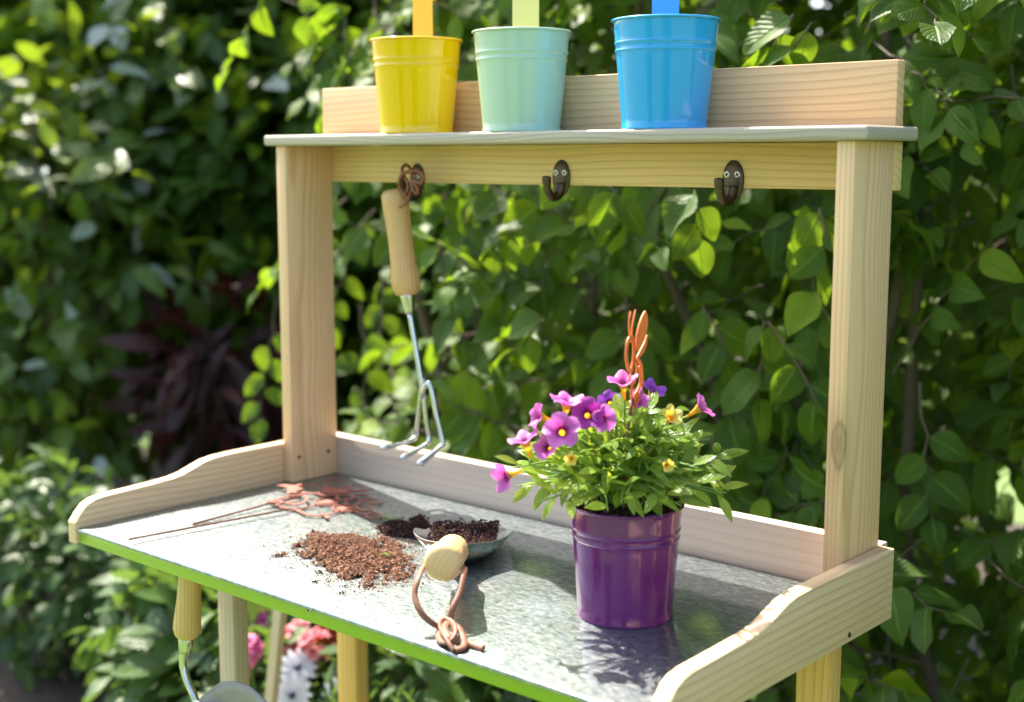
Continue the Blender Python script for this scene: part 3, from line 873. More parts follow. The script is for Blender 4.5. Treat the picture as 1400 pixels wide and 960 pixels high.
v, f = cat([tube(spline(k, 8), 0.0034, 10, 0.62) for k in (k1, k2, k3)])
obj('knot', v, f, M['leather'], lo_)
# soil held in the scoop
pts = []
for _ in range(4200):
    lx, t = random.uniform(0.030, 0.122), random.uniform(-0.78, 0.78)
    h = 0.005 + 0.020 * (1 - t * t) * (0.65 + 0.7 * bumpy(lx, t * 0.04, 150, 0.4)) * (0.55 + 0.45 * math.sin(math.pi * min(1, lx / 0.12)))
    p = b_org + fh * lx + side * 0.046 * t + ZU * (0.003 + 0.014 * t * t + h * random.random() ** 0.6)
    pts.append(tuple(p))
crumbs('soil_in_scoop', pts, M['crumb_dark'], (0.0005, 0.0022), 0.35, 'dark soil heaped in the blade of the steel scoop')

# ================================================================== CULTIVATOR ON THE HOOK
cul = empty('hand_cultivator', (0.19, 0.345, 0.95), 'three pronged hand cultivator with ash handle hanging from a hook by leather strap', 'garden cultivator')
CYY = 0.347
A0 = ony(539, 259, CYY); A1 = ony(557, 404, CYY)
ax = (A1 - A0); HL = np.linalg.norm(ax); ax /= HL
prof = [(q * 1.13, h) for q, h in [(0.0005, 0.0), (0.008, 0.0004), (0.0125, 0.002), (0.0150, 0.007), (0.0152, 0.016), (0.0140, HL * 0.3), (0.0135, HL * 0.5), (0.0140, HL * 0.68), (0.0158, HL * 0.84), (0.0155, HL * 0.92), (0.0125, HL * 0.985), (0.0085, HL)]]
v, f = lathe(prof, A0, 36, ax)
ch = obj('handle', v, f, M['ash'], cul); realign(ch, ax)
# hole for the strap and the burnt-in lettering down the handle
hp = ony(547, 283, CYY); hp = hp + np.array([math.sin(YAW), -math.cos(YAW), 0]) * 0.0162
v, f = lathe([(0.0024, -0.002), (0.0024, 0.0003), (0.0005, 0.0004)], hp, 14, -FH)
obj('strap_hole', v, f, M['slot'], ch)
parts = []
for k in range(11):
    t = 0.18 + 0.021 * k
    c0 = A0 + ax * HL * t
    an = math.atan2(-FH[1], -FH[0]) - 0.88
    rr_ = 0.0163 - 0.0008 * math.sin(math.pi * min(1, t * 1.6))
    dirn = np.array([math.cos(an), math.sin(an), 0]); tn = np.array([-dirn[1], dirn[0], 0])
    b = c0 + dirn * (rr_ + 0.0001)
    for q in range(random.choice((1, 2, 2))):
        d0 = tn * random.uniform(-0.0012, 0.0012) + ax * random.uniform(-0.0008, 0.0008)
        u = ax if random.random() < 0.5 else tn
        w_ = np.cross(dirn, u)
        parts.append(prism([b + d0 + u * 0.0014 + w_ * 0.00038, b + d0 - u * 0.0014 + w_ * 0.00038, b + d0 - u * 0.0014 - w_ * 0.00038, b + d0 + u * 0.0014 - w_ * 0.00038], dirn, 0.0016))
v, f = cat(parts); obj('burnt_lettering', v, f, M['ink'], ch)
v, f = lathe([(0.0098, HL - 0.003), (0.0095, HL + 0.002), (0.0062, HL + 0.020), (0.0058, HL + 0.0225), (0.0030, HL + 0.0226)], A0, 24, ax)
obj('ferrule', v, f, M['steel'], cul)
S0 = A0 + ax * (HL + 0.018)
S1 = ony(580, 545, CYY)
mid_heel = ony(586, 606, CYY)
def tip_from(heel, x, y):
    # a prong points towards the front of the bench: find the point on the heel's x plane
    d = ray(x, y); return CAM + d * ((heel[0] - CAM[0]) / d[0])
def prong(path, r):
    p = spline(path, 8); n = len(p)
    return tube(p, [r * (1.0 if i < n * 0.82 else 1.0 + 0.5 * (i - n * 0.82) / (n * 0.18)) if i < n - 1 else r * 0.7 for i in range(n)], 10, 0.8)
v, f = tube(spline([S0, S0 * 0.5 + S1 * 0.5, S1], 4), 0.0037, 12)
obj('shaft', v, f, M['steel'], cul)
tm = tip_from(mid_heel, 548, 627)
k_ = mid_heel
v, f = prong([S1 - (S1 - S0) * 0.02, S1 * 0.4 + k_ * 0.6, k_ + np.array([0, 0.001, 0.006]), k_ + (tm - k_) * 0.14, tm], 0.0036)
obj('prong', v, f, M['steel'], cul)
lh = ony(568, 600, CYY); tl = tip_from(lh, 522, 613); jl = ony(576, 532, CYY)
v, f = prong([ony(579, 518, CYY + 0.001), jl, lh * 0.75 + jl * 0.25, lh + (tl - lh) * 0.10, tl], 0.0035)
obj('prong', v, f, M['steel'], cul)
rh = ony(605, 609, CYY); trr = tip_from(rh, 571, 636); jr = ony(588, 527, CYY)
v, f = prong([ony(578, 536, CYY - 0.001), ony(582, 527, CYY), jr, rh * 0.5 + jr * 0.5, rh + np.array([0, 0, 0.004]), rh + (trr - rh) * 0.12, trr], 0.0036)
obj('prong', v, f, M['steel'], cul)
def cp(x, y, Y): return ony(500 + x / 4.17, 210 + y / 4.17, Y)
seq = [(195, 305, .332), (225, 285, .332), (250, 245, .338), (262, 215, .343), (300, 185, .345), (326, 150, .345), (305, 115, .345), (260, 105, .345), (222, 112, .344), (200, 150, .343), (203, 195, .344), (222, 228, .345), (240, 205, .341), (238, 160, .340),
       (215, 125, .343), (208, 85, .347), (228, 64, .351), (250, 80, .353), (262, 110, .340), (262, 160, .3385), (270, 205, .3385), (290, 228, .341), (296, 200, .338), (270, 155, .337), (290, 160, .336), (318, 165, .338), (330, 130, .340), (300, 100, .340), (250, 100, .338), (206, 120, .338), (190, 165, .340), (196, 200, .341), (225, 235, .341), (240, 260, .343), (230, 282, .346), (210, 300, .352)]
v, f = tube(spline([cp(*q) for q in seq], 6), 0.0021, 8)
obj('leather_strap', v, f, M['leather_dark'], cul)

# ================================================================== TROWEL UNDER THE TABLE
TY = 0.035
tro = empty('hand_trowel', (0.19, TY, 0.66), 'hand trowel with wooden handle hanging below the left end of the table', 'garden trowel')
T0 = ony(262, 752, TY); T1 = ony(255, 871, TY)
ax2 = T1 - T0; TL = np.linalg.norm(ax2); ax2 /= TL
prof = [(0.0005, 0), (0.011, 0.001), (0.0128, 0.006), (0.0122, TL * 0.3), (0.0130, TL * 0.55), (0.0150, TL * 0.82), (0.0152, TL * 0.90), (0.0130, TL * 0.97), (0.0100, TL)]
v, f = lathe(prof, T0, 32, ax2)
th_ = obj('handle', v, f, M['ash'], tro); realign(th_, ax2)
T2 = ony(252, 892, TY)
v, f = lathe([(0.0092, TL - 0.002), (0.0088, TL + 0.004), (0.0075, TL + 0.018), (0.0040, TL + 0.019)], T0, 20, ax2)
obj('ferrule', v, f, M['steel'], tro)
n_ = [T0 + ax2 * (TL + 0.012), ony(250, 905, TY), ony(255, 928, TY), ony(264, 948, TY), ony(272, 962, TY), ony(300, 972, TY)]
v, f = tube(spline(n_, 6), 0.0042, 12)
obj('neck', v, f, M['steel'], tro)
pxs = [(266, 962), (284, 945), (302, 932), (320, 931), (341, 937), (354, 948), (368, 962), (368, 990), (358, 1030), (340, 1075), (318, 1105), (298, 1075), (278, 1030), (267, 990)]
Vt, Ft = [], []
cen = ony(318, 1010, TY)
rings = 5
pin = [ony(x, y, TY) for x, y in pxs]
for r_ in range(rings):
    k = 1 - r_ / rings
    for p in pin:
        q = cen + (p - cen) * k
        Vt.append(q + np.array([0, 0.016 * (1 - k * k), 0]))
Vt.append(cen + np.array([0, 0.016, 0]))
n = len(pin)
for r_ in range(rings - 1):
    for i in range(n):
        j = (i + 1) % n; Ft.append([r_ * n + i, r_ * n + j, (r_ + 1) * n + j, (r_ + 1) * n + i])
for i in range(n): Ft.append([(rings - 1) * n + i, (rings - 1) * n + (i + 1) % n, rings * n])
tb = obj('blade', Vt, Ft, M['dull'], tro)
md = tb.modifiers.new('thickness', 'SOLIDIFY'); md.thickness = 0.0018
v, f = tube([T0 - ax2 * 0.0 + np.array([0, 0, -0.004]), np.array([T0[0], TY, TZ - 0.0165])], 0.0018, 8)
obj('hanging_loop', v, f, M['leather'], tro)

# ================================================================== RUST STAKES LYING ON THE TABLE
NZ = np.array([0, 0, 1.0])
def sp_(x, y, z): return onz(220 + x / 4.118, 590 + y / 4.118, z)
def ring2(cx, cy, rx, ry, z, w=0.0022, n=20):
    return strip([sp_(cx + rx * math.cos(2 * math.pi * k / n), cy + ry * math.sin(2 * math.pi * k / n), z) for k in range(n)], w, NZ, 0.0013, True)
def band2(pts, z, w=0.0022): return strip(spline([sp_(x, y, z) for x, y in pts], 6), w, NZ, 0.0013)
def blob2(pts, z): return prism(spline([sp_(x, y, z) for x, y in pts], 4, True), NZ, 0.0013)
z1, z2 = TZ + 0.0065, TZ + 0.0030
s1 = empty('garden_stake', sp_(700, 385, TZ), 'rust coloured cut metal garden stake lying across another beside the left post', 'garden stake', 'rusty garden stakes')
v, f = tube([sp_(180, 522, TZ + 0.0018), sp_(610, 405, TZ + 0.005), sp_(790, 368, z1)], 0.0015, 8); obj('rod', v, f, M['rod'], s1)
v, f = cat([band2([(600, 402), (660, 380), (740, 362), (800, 360), (822, 378), (800, 402), (750, 412), (700, 402), (650, 388)], z1, 0.0035), band2([(605, 398), (690, 402), (770, 392)], z1, 0.0028),
            blob2([(650, 306), (700, 300), (745, 304), (800, 299), (770, 312), (800, 325), (760, 335), (798, 350), (740, 346), (708, 352), (715, 325), (690, 312)], z1), band2([(760, 345), (830, 348), (895, 352)], z1, 0.004),
            ring2(985, 297, 62, 27, z1), blob2([(890, 336), (935, 322), (1000, 320), (1060, 338), (1010, 346), (930, 346)], z1), ring2(930, 348, 46, 14, z1), ring2(1098, 320, 44, 14, z1), ring2(1035, 368, 48, 16, z1),
            band2([(770, 298), (850, 302), (930, 322)], z1), band2([(1075, 340), (1140, 335), (1195, 322)], z1)])
obj('cut_out_figure', v, f, M['rust_dark'], s1, smooth=False)
s2 = empty('garden_stake', sp_(800, 440, TZ), 'rust coloured cut metal garden stake with long rod lying beside the brown soil heap', 'garden stake', 'rusty garden stakes')
v, f = tube([sp_(-180, 607, TZ + 0.006), sp_(0, 573, TZ + 0.005), sp_(720, 437, z2 + 0.002)], 0.0013, 8); obj('rod', v, f, M['rod'], s2)
v, f = cat([band2([(610, 398), (690, 428), (760, 442), (820, 468), (880, 474), (935, 470)], z2, 0.0036), band2([(905, 462), (925, 475), (940, 490)], z2, 0.004), band2([(720, 437), (800, 430), (870, 415)], z2, 0.0024),
            blob2([(880, 405), (915, 390), (950, 386), (985, 396), (960, 405), (920, 408)], z2), ring2(930, 398, 66, 19, z2), blob2([(985, 434), (1020, 424), (1070, 424), (1088, 432), (1050, 440), (1010, 442)], z2), ring2(1035, 433, 70, 18, z2),
            band2([(940, 470), (985, 455), (1040, 440)], z2), ring2(1125, 370, 52, 13, z2), ring2(1205, 397, 36, 10, z2), ring2(1150, 437, 36, 12, z2), ring2(1198, 473, 42, 15, z2),
            band2([(1080, 375), (1130, 392), (1170, 397)], z2), band2([(1070, 440), (1110, 455), (1160, 468)], z2), ring2(1078, 398, 40, 20, z2)])
obj('cut_out_figure', v, f, M['rust_dark'], s2, smooth=False)

# ================================================================== FLOWERING PLANT IN THE PURPLE POT
plant = empty('flowering_petunia', PB + np.array([0, 0, 0.095]), 'bushy trailing petunia with purple and yellow flowers growing in the purple pot', 'plant')
SOILZ = PB[2] + PH - 0.004
pts = []
for _ in range(1500):
    a, r_ = random.uniform(0, 6.283), 0.0485 * math.sqrt(random.random())
    pts.append((PB[0] + r_ * math.cos(a), PB[1] + r_ * math.sin(a), SOILZ + random.uniform(-0.004, 0.003) + 0.004 * bumpy(r_ * math.cos(a), r_ * math.sin(a), 120, 1)))
crumbs('potting_soil', pts, M['crumb_dark'], (0.001, 0.0035), 0.2, parent=pp)
nPl = FH
def pc(x, y, dep=0.0):
    """point at pixel x,y on the upright plane through the pot, dep metres nearer than the pot"""
    return onplane(x, y, PB - FH * dep, FH)
top0 = np.array([PB[0], PB[1], SOILZ])
ends = []
rs = random.Random(5)
for i in range(125):
    a = 2 * math.pi * (i * 0.381966 % 1) + rs.uniform(-0.2, 0.2)
    k = math.sqrt((i + 0.5) / 125)
    el = 1 - 0.95 * k ** 1.5
    rr_ = 0.098 * (0.2 + 0.8 * k) * rs.uniform(0.85, 1.08)
    dxy = RT * math.cos(a) * rr_ + FH * math.sin(a) * rr_ * 0.85
    ends.append(top0 + dxy + ZU * (0.012 + 0.070 * el * rs.uniform(0.8, 1.15)) - RT * 0.004)
for x, y, d in ((700, 640, 0.05), (722, 620, 0.03), (742, 600, 0.03), (985, 630, 0.0), (970, 600, -.02), (1000, 628, 0.0), (955, 640, .05), (800, 690, .075), (905, 690, .065), (760, 640, .07), (845, 575, 0.02), (885, 560, 0.0), (930, 560, 0.01)):
    ends.append(pc(x, y, d))
litems, stems = [], []
for e in ends:
    base = top0 + np.array([rs.uniform(-.02, .02), rs.uniform(-.02, .02), -0.004])
    hor = (e - base) * np.array([1, 1, 0])
    midp = base + hor * 0.38 + ZU * max(0.012, (e - base)[2] * 0.72 + 0.012)
    path = spline([base, midp, e], 5)
    stems.append(tube(path, [0.0013 - 0.0006 * i / (len(path) - 1) for i in range(len(path))], 6))
    nl = 5
    for k in range(nl):
        t = 0.42 + 0.58 * (k + rs.random() * 0.5) / nl
        idx = min(len(path) - 1, int(t * (len(path) - 1)))
        p = path[idx]
        tg = path[min(idx + 1, len(path) - 1)] - path[max(idx - 1, 0)]; tg = tg / (np.linalg.norm(tg) + 1e-9)
        rv = np.array([rs.gauss(0, 1), rs.gauss(0, 1), rs.gauss(0.35, 0.6)]); rv -= tg * (rv @ tg); rv /= np.linalg.norm(rv)
        tip = tg * (0.55 if k < nl - 1 else 1.0) + rv * 0.85 + ZU * 0.12
        nr = ZU * 0.75 - FH * 0.45 + tg * -0.1 + rv * -0.15 + np.array([rs.gauss(0, .25), rs.gauss(0, .25), 0])
        litems.append((rs.randrange(4), p, frame(tip, nr), rs.uniform(0.72, 1.15), 0.0))
pv_ = [leaf_geo(0.0275, 0.0098, 0.18, 0.16 + 0.12 * k, 0.04, 7, 'lance', k) for k in range(4)]
random.Random(3).shuffle(litems)
leaf_objs('leaf', pv_, litems[:300], M['petleaf'], plant)
extra = litems[300:]
if extra:
    merge('small_leaves', pv_, [(a, b, c, d, rs.random()) for a, b, c, d, _ in extra], M['petleaf'], plant)
v, f = cat(stems); obj('stems', v, f, M['petstem'], plant)
def corolla(r, cup=0.25, seed=0, lobes=5):
    rr = random.Random(seed); V, U, F = [], [], []
    N = 40
    prof = [(0.16, -0.30), (0.28, -0.10), (0.45, 0.0), (0.65, 0.05), (0.85, 0.06), (1.0, 0.02)]
    ph = rr.random() * 6
    for q, (a, h) in enumerate(prof):
        for k in range(N + 1):
            th = 2 * math.pi * k / N
            lob = 1 - 0.27 * (1 - abs(math.cos(lobes * th / 2)) ** 0.6) * a ** 2
            z = h * r * (1 + cup) + r * a ** 2 * (0.14 * math.sin(lobes * th + ph) + 0.05 * math.sin(3 * th + ph * 2)) + cup * r * a * a
            V.append((math.cos(th) * r * a * lob, math.sin(th) * r * a * lob, z)); U.append((k / N, a))
    for q in range(len(prof) - 1):
        for k in range(N):
            a = q * (N + 1) + k; F.append([a, a + 1, a + N + 2, a + N + 1])
    return np.array(V), F, np.array(U)
def trumpet(r, Lt):
    V, U, F = [], [], []; N = 14
    for q, (a, h) in enumerate([(0.06, -1.0), (0.10, -0.75), (0.15, -0.4), (0.24, -0.15), (0.33, 0.0)]):
        for k in range(N + 1):
            th = 2 * math.pi * k / N; V.append((math.cos(th) * r * a * 1.05, math.sin(th) * r * a * 1.05, h * Lt - 0.10 * r)); U.append((k / N, a * 2))
    for q in range(4):
        for k in range(N):
            a = q * (N + 1) + k; F.append([a, a + 1, a + N + 2, a + N + 1])
    return np.array(V), F, np.array(U)
def flower(p, nrm, r, mat, lab, cup=0.2, seed=0):
    R_ = frame(np.cross(np.asarray(nrm, float), (0.3, 0.5, 0.2)), nrm)
    # frame(): columns x, y, z with z along the normal
    z = np.asarray(nrm, float) / np.linalg.norm(nrm); y = np.cross(z, (0.31, 0.52, 0.2)); y /= np.linalg.norm(y); x = np.cross(y, z)
    R_ = np.stack([x, y, z], 1)
    v, f, u = corolla(r, cup, seed)
    fo = obj('flower', v @ R_.T + p, f, M[mat], plant, u)
    if lab: fo['label'] = lab
    v, f, u = trumpet(r, r * 1.15)
    obj('throat', v @ R_.T + p, f, M['throat'], fo, u)
    b = np.asarray(p) - z * r * 1.2
    q = top0 + (b - top0) * 0.45 + ZU * 0.01
    v, f = tube(spline([b, b - z * 0.008, q], 4), [0.0009] * 9, 6); obj('flower_stalk', v, f, M['petstem'], fo)
tc = -FH * 0.80 + ZU * 0.45                        # towards the viewer and up
FL = [(768, 589, .075, tc - RT * .1, .0178, 'petal', .12), (775, 550, .05, ZU - FH * .12 + RT * 0.1, .0165, 'petal', .2), (737, 570, .045, -RT * .9 + ZU * .3 - FH * .35, .0125, 'petal', .3), (717, 602, .05, ZU * 1.0 - RT * .35 - FH * .1, .0155, 'petal', .2),
      (691, 652, .05, -RT * 0.75 - FH * .55 - ZU * .15, .0150, 'petal', .3), (805, 566, .055, tc + RT * .15, .0165, 'petal_dark', .1), (824, 572, .05, tc + RT * .5 - ZU * .3, .0135, 'petal', .25), (852, 523, .02, ZU * 1.0 - FH * .25 - RT * .1, .0150, 'petal', .25),
      (893, 533, -.05, ZU * .8 + RT * .4 - FH * .3, .0140, 'petal_violet', .2), (958, 557, .0, RT * .85 + ZU * .6 - FH * .05, .0140, 'petal', .35), (833, 549, .0, ZU * .5 - FH * .8 - RT * .2, .0115, 'petal_violet', .2),
      (748, 612, .06, tc - RT * .6, .0125, 'petal', .3), (872, 548, .01, ZU * .6 - FH * .6 + RT * .5, .0120, 'petal', .3), (917, 570, .03, ZU * .6 - FH * .6 + RT * .3, .0110, 'petal_yellow', .35), (781, 627, .08, -FH * .9 - RT * .2 - ZU * .1, .0062, 'petal_yellow', .5), (911, 636, .07, -FH * .7 + RT * .3, .0062, 'petal_yellow', .6)]
for i, (x, y, dp, nr, r_, mt, cup) in enumerate(FL):
    flower(pc(x, y, dp), nr, r_ * 0.96, mt, None, cup, i)
v, f = lathe([(0.0005, -0.0045), (0.003, -0.0035), (0.0044, 0), (0.003, 0.0035), (0.0005, 0.0048)], pc(980, 612, -.01), 12)
obj('bud', v, f, M['petleaf'], plant)

# butterfly stake pushed into the pot
ang = rad(58)
pe = RT * math.cos(ang) + FH * math.sin(ang)
pn = np.cross(pe, ZU); pn /= np.linalg.norm(pn)
RB = pc(858, 600, 0.025)
def bp(x, y): return onplane(640 + x / 3.31, 410 + y / 3.31, RB, pn)
def bband(pts, w): return strip(spline([bp(*q) for q in pts], 6), w, pn, 0.0014)
def bblob(pts): return prism(spline([bp(*q) for q in pts], 4, True), pn, 0.0014)
bst = empty('butterfly_stake', RB, 'orange rust metal butterfly stake pushed upright into the potted petunia', 'garden stake')
v, f = cat([bband([(735, 52), (728, 100), (731, 165), (738, 190)], 0.0017), bband([(757, 46), (747, 95), (740, 140), (741, 185)], 0.0017),
            bblob([(801, 50), (811, 85), (808, 130), (790, 185), (763, 230), (757, 205), (763, 150), (780, 90)]),
            bblob([(808, 160), (808, 192), (797, 230), (777, 258), (762, 262), (778, 228), (797, 190)]),
            strip(spline([bp(*q) for q in [(738, 168), (724, 185), (716, 225), (716, 262), (722, 300), (734, 322), (744, 290), (749, 250), (750, 215), (746, 180)]], 5, True), 0.0040, pn, 0.0014, True),
            bblob([(744, 180), (753, 195), (757, 240), (751, 285), (742, 300), (748, 250)]),
            bband([(750, 275), (762, 300), (757, 355), (743, 385), (731, 372), (733, 345), (745, 310)], 0.0020),
            bband([(766, 262), (783, 300), (787, 370), (774, 430), (752, 466)], 0.0032),
            bband([(774, 300), (778, 370), (762, 420), (742, 452)], 0.0026),
            bband([(743, 385), (738, 420), (742, 452), (758, 486), (774, 470), (781, 505)], 0.0022), bblob([(752, 425), (764, 415), (774, 440), (768, 470), (757, 475), (750, 450)])])
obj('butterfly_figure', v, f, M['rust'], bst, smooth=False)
v, f = tube([bp(742, 445), bp(733, 520), bp(720, 600), np.array([RB[0], RB[1], SOILZ - 0.01])], 0.0016, 8)
obj('rod', v, f, M['rod'], bst)

# ================================================================== HEDGE AND PLANTS BEHIND
def hedge_items(nspray, xr, yf, depth, zr, seed, L=(0.75, 1.2), nv=6, dens=None):
    """beech sprays: a thin twig with alternate leaves lying more or less in one plane"""
    r = np.random.default_rng(seed); it, tw = [], []
    k_ = 0
    while k_ < nspray:
        x = r.uniform(*xr); z = r.uniform(*zr)
        bulge = 0.10 * math.sin(x * 5.1 + 1.0) * math.sin(z * 4.3 + 0.5) + 0.07 * math.sin(x * 11 + z * 7)
        d = depth * r.random() ** 1.25
        y = yf + bulge + d + 0.10 * max(0, z - 1.5) + 0.05
        if dens is not None and r.random() > dens(x, y, z): continue
        # hollows between the clumps
        if d < 0.34 and math.sin(x * 13 + z * 7 + 1.0) * math.sin(z * 15 - x * 5) < -0.12 - 0.5 * r.random() ** 2: continue
        k_ += 1
        ax_ = np.array([r.normal(0, 0.6), -0.55 + r.normal(0, 0.3), -0.35 + r.normal(0, 0.45)]); ax_ /= np.linalg.norm(ax_)
        nr = np.array([r.normal(0, 0.35), -0.55, 0.75]) + r.normal(0, 0.25, 3); nr -= ax_ * (nr @ ax_); nr /= np.linalg.norm(nr)
        sd_ = np.cross(ax_, nr)
        n = int(r.integers(5, 9)); step = r.uniform(0.024, 0.032); base_s = r.uniform(*L); young = r.random()
        p0 = np.array([x, y, z]) - ax_ * 0.05
        path = [p0 + ax_ * step * q + nr * (-0.02 * (q / n) ** 2) + sd_ * 0.004 * (-1) ** q for q in range(n + 1)]
        tw.append(tube([path[0] - ax_ * 0.05] + path, [0.0020 - 0.0012 * q / (n + 1) for q in range(n + 2)], 4, cap=False))
        for q in range(1, n + 1):
            sg = (-1) ** q
            tip = ax_ * (0.55 if q < n else 1.0) + sd_ * sg * (0.85 if q < n else 0.1) + r.normal(0, 0.16, 3) + np.array([0, 0, -0.22])
            nn = nr + r.normal(0, 0.24, 3)
            it.append((int(r.integers(nv)), path[q], frame(tip, nn), base_s * r.uniform(0.8, 1.12) * (1 - 0.25 * (q / n) ** 3), (young * 0.65 + 0.35 * r.random()) % 1.0))
    return it, tw
beech = [leaf_geo(0.066 + 0.004 * (k % 3), 0.042 + 0.005 * (k % 4), 0.06 + 0.13 * (k % 4), (0.02, 0.12, 0.22, 0.36, 0.5)[k % 5], 0.04 + 0.025 * (k % 3), 9, 'ovate', k) for k in range(12)]
HY = 0.80
hedge = empty('beech_hedge', (0.8, HY + 0.2, 0.0), 'tall leafy green beech hedge growing behind the potting bench', 'hedge')
items, twl = hedge_items(3000, (-0.72, 3.0), HY, 0.75, (0.05, 2.15), 21, (0.78, 1.22), 12, lambda x, y, z: min(1, 0.25 + (x + 0.72) * 1.8))
TW = [((1120, 285), (1128, 330), (1112, 390), (1140, 445)), ((1050, 440), (1085, 490), (1112, 540), (1118, 560)), ((950, 260), (956, 300), (952, 330)), ((715, 310), (690, 325), (672, 345)), ((745, 435), (710, 470), (675, 500)), ((960, 420), (985, 460), (990, 500)), ((1045, 440), (1040, 500), (1035, 560)),
      ((600, 330), (615, 420), (640, 480)), ((730, 255), (732, 290), (712, 310)), ((840, 260), (848, 285), (843, 310)), ((1035, 90), (1080, 70), (1110, 30)), ((640, 500), (655, 560), (650, 620)), ((1085, 20), (1060, 60), (1055, 95))]
twig_paths = []
rb = random.Random(19)
for q in TW:
    Yq = HY - 0.06 + rb.uniform(-0.07, 0.03)
    p = spline([ony(x, y, Yq + rb.uniform(-.012, .012)) for x, y in q], 6)
    twig_paths.append(p)
    n = max(4, int(len(p) / 3))
    for k in range(n):
        t = (k + 0.6) / n; i = min(len(p) - 1, int(t * (len(p) - 1)))
        tg = p[min(i + 1, len(p) - 1)] - p[max(i - 1, 0)]; tg /= np.linalg.norm(tg)
        if tg[2] > 0.3: tg = -tg
        sd_ = np.cross(tg, -FH) * (-1) ** k
        tip = tg * 0.5 + sd_ * (0.8 if k < n - 1 else 0.1) + np.array([rb.gauss(0, .2), rb.gauss(0, .2), -0.45])
        nr = -FH * 0.75 + ZU * 0.6 + np.array([rb.gauss(0, .35), rb.gauss(0, .35), rb.gauss(0, .35)])
        items.append((rb.randrange(12), p[i], frame(tip, nr), rb.uniform(0.65, 1.15), rb.random()))
def blocked(x, y):
    if 378 < x < 462 and 190 < y < 660: return True
    if x > 1132 and x < 1230 and y > 190 and y < 800: return True
    if 180 < y < 258 and x > 370: return True
    if 100 < y < 185 and x > 437: return True
    if y > 600 + (x - 465) * 0.2 and y < 768 + (x - 220) * .335 and x > 230 and x < 1130: return True
    return False
order = sorted(range(len(items)), key=lambda i: proj(items[i][1] + items[i][2][:, 1] * 0.035)[2])
grid, chosen = set(), []
for i in order:
    x, y, z = proj(items[i][1] + items[i][2][:, 1] * 0.035)
    if not (0 < x < 1400 and 0 < y < 960) or blocked(x, y): continue
    g = (int(x // 22), int(y // 22))
    if g in grid: continue
    for a in (-1, 0, 1):
        for b in (-1, 0, 1): grid.add((g[0] + a, g[1] + b)) if abs(a) + abs(b) < 2 else None
    chosen.append(i)
    if len(chosen) >= 298: break
cs = set(chosen)
leaf_objs('leaf', beech, [items[i] for i in chosen], M['beech'], hedge)
merge('foliage', beech, [items[i] for i in range(len(items)) if i not in cs], M['beech'], hedge)
v, f = cat(twl); obj('twigs', v, f, M['twig'], hedge)['kind'] = 'stuff'
# branches and hanging twigs of the hedge
rb = random.Random(9)
for i in range(16):
    x = -0.6 + i * 0.21
    p = [np.array([x, HY + 0.30, 0.0])]
    for k in range(1, 8): p.append(p[-1] + np.array([rb.gauss(0, 0.05), rb.gauss(0, 0.03), 0.28]))
    v, f = tube(spline(p, 3), [0.014 - 0.010 * q / 21 for q in range(22)], 8)
    obj('branch', v, f, M['twig'], hedge)
for p in twig_paths:
    v, f = tube(p, [0.0019 - 0.0009 * i / (len(p) - 1) for i in range(len(p))], 6)
    obj('twig', v, f, M['twig'], hedge)

def leaf_ball(n, c, rx, ry, rz, seed, scale, nv, hollow=0.45, droop=0.3):
    r = np.random.default_rng(seed); it = []
    while len(it) < n:
        d = r.normal(size=3); d /= np.linalg.norm(d)
        rad_ = (hollow + (1 - hollow) * r.random() ** 0.7) * (0.80 + 0.22 * math.sin(d[0] * 7 + seed) * math.sin(d[2] * 6 + d[1] * 5))
        p = c + d * rad_ * np.array([rx, ry, rz])
        if p[2] < 0.03: continue
        tip = d * 0.6 + r.normal(0, 0.5, 3) + np.array([0, 0, -droop])
        nr = d * 0.4 + np.array([0, 0, 0.7]) + r.normal(0, 0.35, 3)
        it.append((int(r.integers(nv)), p, frame(tip, nr), r.uniform(0.7, 1.3) * scale, r.random()))
    return it
def shrub(name, base, n, rx, ry, rz, mat, scale, seed, label, variants=None, catg='shrub', stems=6, zc=None, group=None):
    base = np.asarray(base, float)
    o = empty(name, base, label, catg, group)
    c = base + ZU * (zc if zc is not None else rz)
    vs_ = variants or beech
    merge('foliage', vs_, leaf_ball(n, c, rx, ry, rz, seed, scale, len(vs_)), M[mat], o)
    r = random.Random(seed); parts = []
    for k in range(stems):
        a = r.uniform(0, 6.28); e = c + np.array([math.cos(a) * rx * 0.6, math.sin(a) * ry * 0.6, rz * r.uniform(0, 0.6)])
        p = spline([base + np.array([r.uniform(-.04, .04), r.uniform(-.04, .04), 0]), (base + e) / 2 + np.array([r.uniform(-.08, .08), r.uniform(-.08, .08), 0]), e], 5)
        parts.append(tube(p, [0.012 - 0.009 * i / (len(p) - 1) for i in range(len(p))], 7))
    v, f = cat(parts); obj('stems', v, f, M['twig'], o)
    return o
def ground(x, dist):
    """point on the ground along the pixel column x at a horizontal distance"""
    d = FH + RT * (x - CX) / (F_PX / math.cos(PITCH)); d /= np.linalg.norm(d)
    p = CAM + d * dist; p[2] = 0.012; return p
big = [leaf_geo(0.10, 0.055, 0.15, 0.15 + 0.1 * k, 0.04, 6, 'ovate', 20 + k) for k in range(3)]
lance = [leaf_geo(0.20, 0.055, 0.25, 0.35, 0.03, 6, 'lance', 30 + k) for k in range(3)]
small = [leaf_geo(0.034, 0.010, 0.2, 0.15, 0.02, 5, 'lance', 40 + k) for k in range(3)]
shrub('shrub', ground(250, 4.6), 2600, 0.85, 0.65, 1.15, 'shrub', 1.0, 51, 'broad green shrub with pale variegated leaves beyond the left end of the hedge', big)
shrub('shrub', ground(40, 4.3), 2200, 0.80, 0.55, 0.85, 'shrub', 1.0, 52, 'rounded dark green shrub beside the burgundy plant, past the bench end', big)
